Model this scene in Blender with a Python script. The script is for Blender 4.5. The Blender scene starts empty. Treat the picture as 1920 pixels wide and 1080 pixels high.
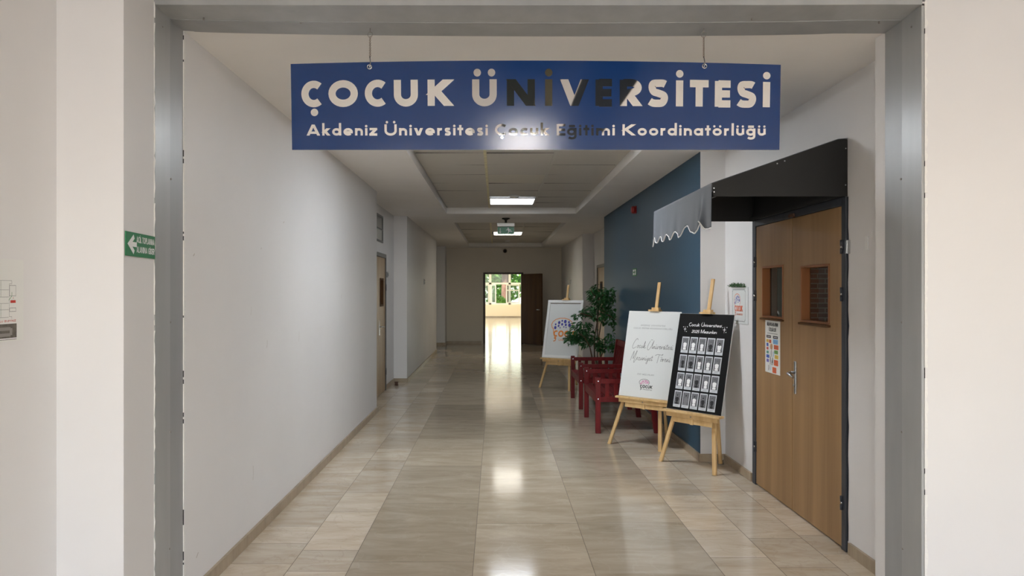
import bpy, bmesh, math, random
from mathutils import Vector, noise
random.seed(7)
S = bpy.context.scene
COL = S.collection
PI = math.pi

# ---------------------------------------------------------------- camera
FPX = 1400.0                       # focal length in pixels of a 1920 wide frame
K = FPX / 1500.0                   # depths below are written for 1500 px and scaled by K
EYE = 1.57
cam_d = bpy.data.cameras.new('camera'); cam = bpy.data.objects.new('camera', cam_d); COL.objects.link(cam)
cam.location = (0, 0, EYE); cam.rotation_euler = (PI/2, 0, 0)
cam_d.sensor_width = 36; cam_d.lens = FPX*36/1920
cam_d.shift_x = 30/1920; cam_d.shift_y = 5/1920
cam_d.clip_start = .05; cam_d.clip_end = 300
cam_d.dof.use_dof = True; cam_d.dof.focus_distance = 3.9; cam_d.dof.aperture_fstop = 7.1
S.camera = cam

# ---------------------------------------------------------------- view, sky, sun
S.view_settings.view_transform = 'Standard'; S.view_settings.look = 'None'
S.view_settings.gamma = 1; S.view_settings.use_curve_mapping = False
S.view_settings.exposure = 0.24
w = bpy.data.worlds.new('sky'); S.world = w; w.use_nodes = True
wn = w.node_tree; wn.nodes.clear()
sky = wn.nodes.new('ShaderNodeTexSky'); sky.sky_type = 'NISHITA'
sky.sun_disc = False; sky.sun_elevation = math.radians(50); sky.sun_rotation = math.radians(200)
bg = wn.nodes.new('ShaderNodeBackground'); bg.inputs[1].default_value = 0.7
wo = wn.nodes.new('ShaderNodeOutputWorld')
wn.links.new(sky.outputs[0], bg.inputs[0]); wn.links.new(bg.outputs[0], wo.inputs[0])
sun_d = bpy.data.lights.new('sun', 'SUN'); sun_d.energy = 13.0; sun_d.angle = math.radians(1.0); sun_d.color = (1, .94, .84)
sun = bpy.data.objects.new('sun', sun_d); COL.objects.link(sun)
sun.rotation_euler = Vector((0.45, 0.62, -0.64)).to_track_quat('-Z', 'Y').to_euler()
sun.location = (-20, 60, 30)

def area(name, loc, direction, sx, sy, power, color):
    d = bpy.data.lights.new(name, 'AREA'); d.shape = 'RECTANGLE'; d.size = sx; d.size_y = sy
    d.energy = power; d.color = color
    o = bpy.data.objects.new(name, d); COL.objects.link(o)
    o.location = loc; o.rotation_euler = Vector(direction).to_track_quat('-Z', 'Y').to_euler()
    return o
LAMP_E = 11.5       # emission of the ceiling panels
FOYER_E = 5.5
# daylight entering through the foyer's rear window and the far room's windows
area('foyer_window_daylight', (1.3, -5.2, 1.7), (0, 1, 0), 4.6, 1.7, 130, (.88, .93, 1))
area('far_window_daylight', (1.0, 47.6*K, 1.9), (0, -1, -.1), 9.0, 2.0, 200, (1, .97, .86))
area('far_side_daylight', (-6.4, 35*K, 1.9), (.7, 1, 0), 18.0, 2.0, 620, (1, .94, .82))

# ---------------------------------------------------------------- materials
def lin(c):
    return tuple(((x/255)/12.92 if x/255 <= .04045 else ((x/255+.055)/1.055)**2.4) for x in c)
def mat(name, rgb, rough=.5, metal=0, spec=.5, var=0.0, vscale=6, bump=0.0, bscale=60, coat=0, stretch=None, emit=None, sheen=0):
    m = bpy.data.materials.new(name); m.use_nodes = True
    nt = m.node_tree; p = nt.nodes['Principled BSDF']
    c = lin(rgb) + (1,)
    p.inputs['Base Color'].default_value = c
    p.inputs['Roughness'].default_value = rough; p.inputs['Metallic'].default_value = metal
    p.inputs['Specular IOR Level'].default_value = spec
    p.inputs['Coat Weight'].default_value = coat; p.inputs['Coat Roughness'].default_value = .06
    p.inputs['Sheen Weight'].default_value = sheen
    if emit:
        p.inputs['Emission Color'].default_value = lin(emit[0]) + (1,); p.inputs['Emission Strength'].default_value = emit[1]
    tc = nt.nodes.new('ShaderNodeTexCoord'); mp = nt.nodes.new('ShaderNodeMapping')
    nt.links.new(tc.outputs['Object'], mp.inputs[0])
    if stretch: mp.inputs['Scale'].default_value = stretch
    if var:
        n = nt.nodes.new('ShaderNodeTexNoise'); n.inputs['Scale'].default_value = vscale; n.inputs['Detail'].default_value = 6
        nt.links.new(mp.outputs[0], n.inputs['Vector'])
        r = nt.nodes.new('ShaderNodeValToRGB')
        r.color_ramp.elements[0].position = .3; r.color_ramp.elements[1].position = .7
        r.color_ramp.elements[0].color = tuple(x*(1-var) for x in c[:3]) + (1,)
        r.color_ramp.elements[1].color = tuple(min(1, x*(1+var)) for x in c[:3]) + (1,)
        nt.links.new(n.outputs['Fac'], r.inputs[0]); nt.links.new(r.outputs[0], p.inputs['Base Color'])
    if bump:
        n2 = nt.nodes.new('ShaderNodeTexNoise'); n2.inputs['Scale'].default_value = bscale; n2.inputs['Detail'].default_value = 3
        nt.links.new(mp.outputs[0], n2.inputs['Vector'])
        b = nt.nodes.new('ShaderNodeBump'); b.inputs['Strength'].default_value = bump; b.inputs['Distance'].default_value = .01
        nt.links.new(n2.outputs['Fac'], b.inputs['Height']); nt.links.new(b.outputs[0], p.inputs['Normal'])
    return m

def marble(name, c1, c2, vein, rough=.11):
    m = bpy.data.materials.new(name); m.use_nodes = True
    nt = m.node_tree; p = nt.nodes['Principled BSDF']; L = nt.links.new
    tc = nt.nodes.new('ShaderNodeTexCoord'); at = nt.nodes.new('ShaderNodeAttribute'); at.attribute_name = 'tile_tone'
    # every tile gets its own piece of the stone pattern
    off = nt.nodes.new('ShaderNodeVectorMath'); off.operation = 'SCALE'; L(at.outputs['Color'], off.inputs[0]); off.inputs['Scale'].default_value = 37
    add = nt.nodes.new('ShaderNodeVectorMath'); add.operation = 'ADD'; L(tc.outputs['Object'], add.inputs[0]); L(off.outputs[0], add.inputs[1])
    mp = nt.nodes.new('ShaderNodeMapping'); mp.inputs['Scale'].default_value = (1.4, 5.0, 1); L(add.outputs[0], mp.inputs[0])
    n = nt.nodes.new('ShaderNodeTexNoise'); n.inputs['Scale'].default_value = 1.5; n.inputs['Detail'].default_value = 9; n.inputs['Roughness'].default_value = .66; n.inputs['Distortion'].default_value = .8
    L(mp.outputs[0], n.inputs['Vector'])
    r = nt.nodes.new('ShaderNodeValToRGB'); L(n.outputs['Fac'], r.inputs[0])
    r.color_ramp.elements[0].position = .32; r.color_ramp.elements[1].position = .68
    r.color_ramp.elements[0].color = lin(c1)+(1,); r.color_ramp.elements[1].color = lin(c2)+(1,)
    v = nt.nodes.new('ShaderNodeTexNoise'); v.inputs['Scale'].default_value = 2.4; v.inputs['Detail'].default_value = 5; v.inputs['Distortion'].default_value = 1.5
    L(add.outputs[0], v.inputs['Vector'])
    vr = nt.nodes.new('ShaderNodeValToRGB'); L(v.outputs['Fac'], vr.inputs[0])
    e = vr.color_ramp.elements; e[0].position = .485; e[0].color = (0,0,0,1); e[1].position = .5; e[1].color = (1,1,1,1)
    e3 = e.new(.515); e3.color = (0,0,0,1)
    vm = nt.nodes.new('ShaderNodeMath'); vm.operation = 'MULTIPLY'; vm.inputs[1].default_value = .15; L(vr.outputs[0], vm.inputs[0])
    mx = nt.nodes.new('ShaderNodeMixRGB'); L(vm.outputs[0], mx.inputs[0]); L(r.outputs[0], mx.inputs[1]); mx.inputs[2].default_value = lin(vein)+(1,)
    sp = nt.nodes.new('ShaderNodeSeparateColor'); L(at.outputs['Color'], sp.inputs[0])
    ma = nt.nodes.new('ShaderNodeMapRange'); ma.inputs['To Min'].default_value = .84; ma.inputs['To Max'].default_value = 1.12; L(sp.outputs[0], ma.inputs[0])
    sc = nt.nodes.new('ShaderNodeVectorMath'); sc.operation = 'SCALE'; L(mx.outputs[0], sc.inputs[0]); L(ma.outputs[0], sc.inputs['Scale'])
    L(sc.outputs[0], p.inputs['Base Color'])
    rr = nt.nodes.new('ShaderNodeMapRange'); rr.inputs['To Min'].default_value = rough*.7; rr.inputs['To Max'].default_value = rough*1.5; L(n.outputs['Fac'], rr.inputs[0]); L(rr.outputs[0], p.inputs['Roughness'])
    b = nt.nodes.new('ShaderNodeBump'); b.inputs['Strength'].default_value = .03; b.inputs['Distance'].default_value = .004
    n3 = nt.nodes.new('ShaderNodeTexNoise'); n3.inputs['Scale'].default_value = 2.0; n3.inputs['Detail'].default_value = 1; L(mp.outputs[0], n3.inputs['Vector'])
    L(n3.outputs['Fac'], b.inputs['Height']); L(b.outputs[0], p.inputs['Normal'])
    p.inputs['Specular IOR Level'].default_value = .45
    return m

def wood(name, c1, c2, scale=(14, 14, .6), rough=.42, spec=.4):
    m = bpy.data.materials.new(name); m.use_nodes = True
    nt = m.node_tree; p = nt.nodes['Principled BSDF']; L = nt.links.new
    tc = nt.nodes.new('ShaderNodeTexCoord'); mp = nt.nodes.new('ShaderNodeMapping'); mp.inputs['Scale'].default_value = scale
    L(tc.outputs['Object'], mp.inputs[0])
    n = nt.nodes.new('ShaderNodeTexNoise'); n.inputs['Scale'].default_value = 1; n.inputs['Detail'].default_value = 7; n.inputs['Distortion'].default_value = .4
    L(mp.outputs[0], n.inputs['Vector'])
    r = nt.nodes.new('ShaderNodeValToRGB'); L(n.outputs['Fac'], r.inputs[0])
    r.color_ramp.elements[0].position = .3; r.color_ramp.elements[1].position = .7
    r.color_ramp.elements[0].color = lin(c1)+(1,); r.color_ramp.elements[1].color = lin(c2)+(1,)
    L(r.outputs[0], p.inputs['Base Color'])
    p.inputs['Roughness'].default_value = rough; p.inputs['Specular IOR Level'].default_value = spec
    return m

def glass(name, tint=(235, 240, 240)):
    m = bpy.data.materials.new(name); m.use_nodes = True
    nt = m.node_tree; nt.nodes.clear(); L = nt.links.new
    o = nt.nodes.new('ShaderNodeOutputMaterial'); t = nt.nodes.new('ShaderNodeBsdfTransparent'); g = nt.nodes.new('ShaderNodeBsdfGlossy')
    t.inputs[0].default_value = lin(tint)+(1,); g.inputs['Roughness'].default_value = .02
    f = nt.nodes.new('ShaderNodeFresnel'); f.inputs[0].default_value = 1.5
    geo = nt.nodes.new('ShaderNodeNewGeometry'); inv = nt.nodes.new('ShaderNodeMath'); inv.operation = 'SUBTRACT'; inv.inputs[0].default_value = 1; L(geo.outputs['Backfacing'], inv.inputs[1])
    mu = nt.nodes.new('ShaderNodeMath'); mu.operation = 'MULTIPLY'; L(f.outputs[0], mu.inputs[0]); L(inv.outputs[0], mu.inputs[1])
    mx = nt.nodes.new('ShaderNodeMixShader'); L(mu.outputs[0], mx.inputs[0]); L(t.outputs[0], mx.inputs[1]); L(g.outputs[0], mx.inputs[2]); L(mx.outputs[0], o.inputs[0])
    return m

def brick(name):
    m = bpy.data.materials.new(name); m.use_nodes = True
    nt = m.node_tree; p = nt.nodes['Principled BSDF']; L = nt.links.new
    tc = nt.nodes.new('ShaderNodeTexCoord'); sp = nt.nodes.new('ShaderNodeSeparateXYZ'); cb = nt.nodes.new('ShaderNodeCombineXYZ')
    L(tc.outputs['Object'], sp.inputs[0]); L(sp.outputs['X'], cb.inputs['X']); L(sp.outputs['Z'], cb.inputs['Y'])
    b = nt.nodes.new('ShaderNodeTexBrick'); L(cb.outputs[0], b.inputs['Vector'])
    b.inputs['Scale'].default_value = 1; b.inputs['Brick Width'].default_value = .17; b.inputs['Row Height'].default_value = .055; b.inputs['Mortar Size'].default_value = .006
    b.inputs['Color1'].default_value = lin((150, 96, 76))+(1,); b.inputs['Color2'].default_value = lin((118, 74, 60))+(1,); b.inputs['Mortar'].default_value = lin((176, 168, 158))+(1,)
    L(b.outputs[0], p.inputs['Base Color']); p.inputs['Roughness'].default_value = .9
    return m

def perforated(name, rgb):
    m = mat(name, rgb, rough=.6)
    nt = m.node_tree; p = nt.nodes['Principled BSDF']; L = nt.links.new
    tc = nt.nodes.new('ShaderNodeTexCoord'); vo = nt.nodes.new('ShaderNodeTexVoronoi'); vo.inputs['Scale'].default_value = 60; vo.inputs['Randomness'].default_value = 0
    L(tc.outputs['Object'], vo.inputs['Vector'])
    r = nt.nodes.new('ShaderNodeValToRGB'); L(vo.outputs['Distance'], r.inputs[0])
    r.color_ramp.elements[0].position = .2; r.color_ramp.elements[1].position = .26
    r.color_ramp.elements[0].color = tuple(x*.42 for x in lin(rgb))+(1,); r.color_ramp.elements[1].color = lin(rgb)+(1,)
    L(r.outputs[0], p.inputs['Base Color'])
    return m

M = {}
M['wall'] = mat('wall_paint', (224, 222, 221), rough=.5, var=.025, vscale=1.3, bump=.06, bscale=9, spec=.35)
M['wall2'] = mat('wall_paint_cream', (214, 206, 192), rough=.55, var=.02, vscale=1.3, bump=.05, bscale=9)
M['blue'] = mat('blue_wall_paint', (40, 74, 96), rough=.5, var=.03, vscale=2, bump=.08, bscale=14)
M['ceil'] = mat('ceiling_plaster', (240, 237, 233), rough=.8, var=.02, vscale=2)
M['tile'] = perforated('perforated_ceiling_tile', (206, 202, 194))
M['tileplain'] = mat('plain_ceiling_tile', (214, 209, 196), rough=.7)
M['tbar'] = mat('ceiling_grid_bar', (206, 204, 196), rough=.5)
M['tbar2'] = mat('yellowed_ceiling_grid_bar', (222, 214, 176), rough=.5, var=.2, vscale=14)
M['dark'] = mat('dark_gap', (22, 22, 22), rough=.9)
M['clad'] = mat('grey_metal_cladding', (166, 168, 168), rough=.36, metal=.15, var=.07, vscale=3, stretch=(3, 3, .5), bump=.05, bscale=5)
M['clad2'] = mat('grey_metal_cladding_rear', (156, 158, 159), rough=.4, metal=.15, var=.06, vscale=3, stretch=(3, 3, .5), bump=.05, bscale=5)
M['caulk'] = mat('white_caulk', (232, 230, 226), rough=.7, bump=.4, bscale=40)
M['light_stone'] = marble('light_marble', (192, 174, 150), (214, 202, 184), (140, 112, 84))
M['dark_stone'] = marble('dark_marble', (170, 156, 135), (196, 182, 162), (212, 202, 184))
M['grout'] = mat('grout', (110, 98, 84), rough=.8)
M['base'] = marble('baseboard_marble', (150, 132, 108), (182, 166, 142), (130, 104, 78), rough=.3)
M['door'] = wood('door_veneer', (138, 106, 70), (166, 132, 92), (9, 9, .45))
M['doorlight'] = wood('light_door_veneer', (150, 122, 90), (172, 144, 108), (9, 9, .45))
M['doordark'] = wood('brown_door_veneer', (78, 54, 34), (98, 70, 45), (9, 9, .45), .7, .15)
M['reveal'] = wood('window_reveal_wood', (128, 80, 46), (152, 98, 58), (9, 9, .8))
M['frame'] = mat('charcoal_door_frame', (50, 54, 62), rough=.4, bump=.2, bscale=12)
M['frame_grey'] = mat('grey_door_frame', (90, 90, 90), rough=.4)
M['frame_brown'] = mat('brown_door_frame', (58, 40, 28), rough=.5)
M['pine'] = wood('pine', (196, 158, 104), (222, 190, 138), (18, 18, 3), rough=.5)
M['red'] = wood('red_stained_wood', (92, 14, 16), (122, 22, 24), (16, 16, 4), rough=.5, spec=.3)
M['chrome'] = mat('brushed_steel', (190, 192, 194), rough=.25, metal=1)
M['steel'] = mat('dull_steel', (150, 146, 140), rough=.4, metal=1)
M['black'] = mat('black_plastic', (40, 40, 40), rough=.6, spec=.3)
M['blackin'] = mat('black_panel_inner', (16, 16, 16), rough=.6)
M['fabric'] = mat('grey_awning_fabric', (70, 76, 84), rough=.75, sheen=.2, bump=.15, bscale=300)
M['white'] = mat('white_plastic', (232, 232, 230), rough=.45)
M['paper'] = mat('white_paper', (226, 226, 222), rough=.7)
M['boardwhite'] = mat('white_foam_board', (214, 216, 214), rough=.55)
M['boardblack'] = mat('black_print', (16, 16, 16), rough=.7, spec=.2)
M['ink'] = mat('black_ink', (24, 24, 26), rough=.6)
M['inkgrey'] = mat('grey_ink', (120, 120, 122), rough=.6)
M['inkwhite'] = mat('white_ink', (235, 235, 235), rough=.6)
M['inkorange'] = mat('orange_ink', (226, 136, 62), rough=.6)
M['inkred'] = mat('red_ink', (196, 60, 44), rough=.6)
M['inkcoral'] = mat('coral_ink', (216, 100, 62), rough=.6)
M['inkblue'] = mat('blue_ink', (66, 66, 160), rough=.6)
M['inkpink'] = mat('pink_ink', (206, 96, 156), rough=.6)
M['inkgreen'] = mat('green_ink', (56, 130, 70), rough=.6)
M['inkskin'] = mat('skin_tone_ink', (198, 150, 110), rough=.6)
for nm, c in (('c_yellow', (226, 186, 70)), ('c_blue', (60, 96, 190)), ('c_sky', (120, 176, 224)), ('c_green', (110, 160, 80)), ('c_teal', (90, 160, 140)), ('c_violet', (120, 110, 190)), ('c_orange', (214, 96, 50)), ('c_red', (206, 74, 60))):
    M[nm] = mat(nm + '_ink', c, rough=.6)
M['photo'] = mat('photo_backdrop_grey', (104, 104, 108), rough=.6, var=.45, vscale=90)
M['photocard'] = mat('photo_card', (196, 200, 204), rough=.5)
M['aerial'] = mat('aerial_photo_print', (96, 90, 82), rough=.6, var=.5, vscale=40)
M['signblue'] = mat('glossy_blue_sign_face', (18, 54, 108), rough=.17, spec=.5, bump=.02, bscale=30)
M['signedge'] = mat('white_sign_edge', (220, 220, 220), rough=.5)
M['mirror'] = mat('mirror_letter', (246, 246, 246), rough=.03, metal=1)
M['exitgreen'] = mat('exit_sign_green', (18, 118, 70), rough=.35)
M['alarmred'] = mat('alarm_red', (150, 24, 20), rough=.3)
M['leaf'] = mat('ficus_leaf', (50, 104, 54), rough=.4, var=.35, vscale=8)
M['leafplastic'] = mat('artificial_green', (46, 86, 40), rough=.6, var=.3, vscale=60)
M['bark'] = mat('ficus_bark', (92, 72, 52), rough=.8, var=.2, vscale=30)
M['pot'] = mat('dark_pot', (52, 46, 42), rough=.5)
M['soil'] = mat('soil', (50, 38, 28), rough=.95)
M['lamp'] = mat('lamp_diffuser', (250, 250, 250), rough=.5, emit=((240, 247, 255), LAMP_E))
M['lampf'] = mat('foyer_lamp_diffuser', (250, 250, 250), rough=.5, emit=((255, 250, 246), FOYER_E))
M['lampspot'] = mat('slatted_strip_lamp_diffuser', (250, 250, 250), rough=.5, emit=((255, 250, 246), 130.0))
M['lamp0'] = mat('lamp_diffuser_near', (250, 250, 250), rough=.5, emit=((242, 248, 255), LAMP_E*3.6))
M['lamp2'] = mat('lamp_diffuser_far', (250, 250, 250), rough=.5, emit=((255, 250, 236), LAMP_E*.6))
M['glass'] = glass('clear_glass')
M['glassdark'] = glass('smoked_glass', (226, 230, 228))
M['brick'] = brick('brick_wall')
M['roomwall'] = mat('grey_green_room_wall', (128, 134, 128), rough=.8)
M['farwall'] = mat('cream_far_wall', (250, 232, 198), rough=.7)
M['farfloor'] = M['light_stone']
M['winframe'] = mat('white_window_frame', (240, 236, 224), rough=.4)
M['grass'] = mat('grass', (96, 130, 60), rough=.95, var=.3, vscale=3)
M['treeleaf'] = mat('tree_leaf', (104, 140, 56), rough=.7, var=.4, vscale=2)
M['treebark'] = mat('tree_bark', (112, 84, 70), rough=.9, var=.3, vscale=6)
M['slat'] = mat('dark_bronze_ceiling_slat', (26, 32, 28), rough=1, spec=.1)  # colours of the bands added overhead as reflections for the mirror letters
M['slat_olive'] = mat('olive_ceiling_panel', (80, 76, 60), rough=1, spec=.1)
M['slat_navy'] = mat('navy_ceiling_panel', (20, 28, 38), rough=1, spec=.1)
M['slat_beige'] = mat('beige_ceiling_panel', (170, 160, 150), rough=.6)
M['vent'] = mat('grey_transom_glass', (120, 122, 124), rough=.25, metal=.4, var=.3, vscale=7)
M['rubber'] = mat('brown_rubber', (84, 56, 40), rough=.6)
M['smudge'] = mat('wall_scuff', (186, 180, 172), rough=.7)
M['chain'] = mat('tarnished_chain', (140, 126, 112), rough=.4, metal=.8)

# ---------------------------------------------------------------- mesh builder
def D(z): return z*K
def P(px, py, z): return Vector(((px-930)/1500*z, z*K, EYE-(py-545)/1500*z))

class MB:
    def __init__(s): s.v = []; s.f = []; s.m = []; s.sm = []
    def add(s, vs, fs, m=0, smooth=False):
        b = len(s.v); s.v += [Vector(v) for v in vs]
        for f in fs: s.f.append([b+i for i in f]); s.m.append(m); s.sm.append(smooth)
    def box(s, a, b, m=0, fm=None):
        x0, x1 = sorted((a[0], b[0])); y0, y1 = sorted((a[1], b[1])); z0, z1 = sorted((a[2], b[2]))
        vs = [(x0,y0,z0),(x1,y0,z0),(x1,y1,z0),(x0,y1,z0),(x0,y0,z1),(x1,y0,z1),(x1,y1,z1),(x0,y1,z1)]
        fs = [(0,3,2,1),(4,5,6,7),(0,1,5,4),(1,2,6,5),(2,3,7,6),(3,0,4,7)]   # -z +z -y +x +y -x
        base = len(s.f); s.add(vs, fs, m)
        if fm:
            for k, mm in fm.items(): s.m[base + {'-z':0,'+z':1,'-y':2,'+x':3,'+y':4,'-x':5}[k]] = mm
    def obox(s, p0, p1, side, hw, ht, m=0, taper=1.0):
        """bar from p0 to p1, half width hw along side, half thickness ht across"""
        p0, p1, side = Vector(p0), Vector(p1), Vector(side)
        d = (p1-p0).normalized(); side = (side - d*side.dot(d)).normalized(); t = d.cross(side)
        vs = []
        for p, k in ((p0, 1), (p1, taper)):
            for a, b in ((-1,-1),(1,-1),(1,1),(-1,1)): vs.append(p + side*hw*a*k + t*ht*b*k)
        s.add(vs, [(3,2,1,0),(4,5,6,7),(0,1,5,4),(1,2,6,5),(2,3,7,6),(3,0,4,7)], m)
    def tube(s, pts, r, n=8, m=0, caps=True):
        pts = [Vector(p) for p in pts]; rs = r if isinstance(r, (list, tuple)) else [r]*len(pts)
        b = len(s.v); up = None
        for i, p in enumerate(pts):
            d = (pts[min(i+1, len(pts)-1)] - pts[max(i-1, 0)]).normalized()
            if up is None: up = Vector((0,0,1)) if abs(d.z) < .9 else Vector((1,0,0))
            a = d.cross(up).normalized(); c = a.cross(d).normalized(); up = c
            for k in range(n):
                t = 2*PI*k/n; s.v.append(p + (a*math.cos(t) + c*math.sin(t))*rs[i])
        for i in range(len(pts)-1):
            for k in range(n):
                k2 = (k+1) % n
                s.f.append([b+i*n+k, b+i*n+k2, b+(i+1)*n+k2, b+(i+1)*n+k]); s.m.append(m); s.sm.append(True)
        if caps:
            s.f.append([b+k for k in reversed(range(n))]); s.m.append(m); s.sm.append(False)
            e = b+(len(pts)-1)*n; s.f.append([e+k for k in range(n)]); s.m.append(m); s.sm.append(False)
    def ring(s, c, nrm, R, r, n=20, m=0):
        nrm = Vector(nrm).normalized(); a = nrm.orthogonal().normalized(); b2 = nrm.cross(a)
        pts = [Vector(c) + (a*math.cos(2*PI*k/n) + b2*math.sin(2*PI*k/n))*R for k in range(n+1)]
        s.tube(pts, r, 6, m, caps=False)
    def prism(s, poly, axis, t, m=0):
        """poly of 3-D points extruded by vector axis*t"""
        n = len(poly); ex = Vector(axis)*t
        vs = [Vector(p) for p in poly] + [Vector(p)+ex for p in poly]
        fs = [list(reversed(range(n))), [n+i for i in range(n)]] + [(i, (i+1)%n, n+(i+1)%n, n+i) for i in range(n)]
        s.add(vs, fs, m)
    def disc(s, F, x, y, rx, ry, e, m=0, n=20, t=0):
        vs = [F.p(x+rx*math.cos(2*PI*k/n), y+ry*math.sin(2*PI*k/n), e) for k in range(n)]
        if t:
            s.prism([F.p(x+rx*math.cos(2*PI*k/n), y+ry*math.sin(2*PI*k/n), e-t) for k in range(n)], F.n, t, m)
        else: s.add(vs, [range(n)], m)
    def rect(s, F, x0, y0, x1, y1, e, m=0, t=0):
        pl = [(x0,y0),(x1,y0),(x1,y1),(x0,y1)]
        if t: s.prism([F.p(a, b, e-t) for a, b in pl], F.n, t, m)
        else: s.add([F.p(a, b, e) for a, b in pl], [(0,1,2,3)], m)
    def stroke(s, F, pts, wd, e, m=0, t=0, closed=False):
        """flat ribbon of width wd along a 2-D polyline, with mitred corners"""
        q = []
        for p in pts:
            if not q or (abs(p[0]-q[-1][0])+abs(p[1]-q[-1][1])) > 1e-7: q.append(p)
        if closed and len(q) > 2 and abs(q[0][0]-q[-1][0])+abs(q[0][1]-q[-1][1]) < 1e-6: q.pop()
        n = len(q)
        if n < 2: return
        L = []; R = []
        for i in range(n):
            def nr(a, b):
                dx, dy = b[0]-a[0], b[1]-a[1]; l = math.hypot(dx, dy) or 1; return (-dy/l, dx/l)
            pr = q[i-1] if (i or closed) else None; nx = q[(i+1) % n] if (i < n-1 or closed) else None
            n1 = nr(pr, q[i]) if pr else nr(q[i], nx); n2 = nr(q[i], nx) if nx else n1
            bx, by = n1[0]+n2[0], n1[1]+n2[1]; l = math.hypot(bx, by) or 1e-6; bx /= l; by /= l
            k = 1/max(.35, bx*n1[0]+by*n1[1])
            kl = kr = k*wd/2
            if pr and nx and n > 6:
                ax, ay = q[i][0]-pr[0], q[i][1]-pr[1]; cx_, cy_ = nx[0]-q[i][0], nx[1]-q[i][1]
                th = math.atan2(ax*cy_-ay*cx_, ax*cx_+ay*cy_); ll = min(math.hypot(ax, ay), math.hypot(cx_, cy_))
                if abs(th) > 1e-4:
                    Rr = .97*ll/abs(th)
                    if th > 0: kl = min(kl, max(Rr, wd*.1))
                    else: kr = min(kr, max(Rr, wd*.1))
            L.append((q[i][0]+bx*kl, q[i][1]+by*kl)); R.append((q[i][0]-bx*kr, q[i][1]-by*kr))
        rng = range(n) if closed else range(n-1)
        b = len(s.v)
        for i in range(n): s.v.append(F.p(L[i][0], L[i][1], e)); s.v.append(F.p(R[i][0], R[i][1], e))
        if t:
            for i in range(n): s.v.append(F.p(L[i][0], L[i][1], e-t)); s.v.append(F.p(R[i][0], R[i][1], e-t))
        for i in rng:
            j = (i+1) % n
            s.f.append([b+2*i+1, b+2*j+1, b+2*j, b+2*i]); s.m.append(m); s.sm.append(False)
            if t:
                o = b+2*n
                s.f.append([b+2*i, b+2*j, o+2*j, o+2*i]); s.m.append(m); s.sm.append(False)
                s.f.append([b+2*j+1, b+2*i+1, o+2*i+1, o+2*j+1]); s.m.append(m); s.sm.append(False)
        if t and not closed:
            o = b+2*n
            for i in (0, n-1):
                s.f.append([b+2*i+1, b+2*i, o+2*i, o+2*i+1] if i == 0 else [b+2*i, b+2*i+1, o+2*i+1, o+2*i]); s.m.append(m); s.sm.append(False)
    def build(s, name, mats, parent=None, bevel=0, base=None):
        me = bpy.data.meshes.new(name)
        if not isinstance(mats, (list, tuple)): mats = [mats]
        if parent is not None:
            org = world_loc(parent)
        elif base is not None: org = Vector(base)
        else:
            xs = [v.x for v in s.v]; ys = [v.y for v in s.v]; zs = [v.z for v in s.v]
            org = Vector(((min(xs)+max(xs))/2, (min(ys)+max(ys))/2, min(zs)))
        own = org
        if parent is not None:      # part origin: its own centre
            xs = [v.x for v in s.v]; ys = [v.y for v in s.v]; zs = [v.z for v in s.v]
            own = Vector(((min(xs)+max(xs))/2, (min(ys)+max(ys))/2, (min(zs)+max(zs))/2))
        me.from_pydata([v-own for v in s.v], [], s.f)
        for mm in mats: me.materials.append(mm)
        me.polygons.foreach_set('material_index', s.m); me.polygons.foreach_set('use_smooth', s.sm)
        me.update()
        o = bpy.data.objects.new(name, me); COL.objects.link(o)
        if parent is not None: o.parent = parent; o.location = own-org
        else: o.location = own
        o['_w'] = tuple(own)
        if bevel:
            md = o.modifiers.new('bevel', 'BEVEL'); md.width = bevel; md.segments = 2; md.limit_method = 'ANGLE'; md.angle_limit = math.radians(40)
        return o
def world_loc(o):
    l = Vector(o.location)
    while o.parent: o = o.parent; l += Vector(o.location)
    return l
class Frame:
    def __init__(s, o, u, v):
        s.o = Vector(o); s.u = Vector(u).normalized(); s.v = Vector(v).normalized(); s.n = s.u.cross(s.v).normalized(); s.warp = None
    def p(s, x, y, e=0):
        if s.warp: x, y = s.warp(x, y)
        return s.o + s.u*x + s.v*y + s.n*e
def tag(o, label=None, cat=None, group=None, kind=None):
    if label: o['label'] = label
    if cat: o['category'] = cat
    if group: o['group'] = group
    if kind: o['kind'] = kind
    return o
def struct(o, label=None): return tag(o, label=label, kind='structure')
def thing(name, loc, label=None, cat=None, group=None, kind=None):
    o = bpy.data.objects.new(name, None); COL.objects.link(o); o.location = loc; o.empty_display_size = .1
    return tag(o, label, cat, group, kind)
def copy_tree(o, parent=None):
    kids = list(o.children)
    c = o.copy(); COL.objects.link(c); c.parent = parent
    for k in kids: copy_tree(k, c)
    return c

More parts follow.
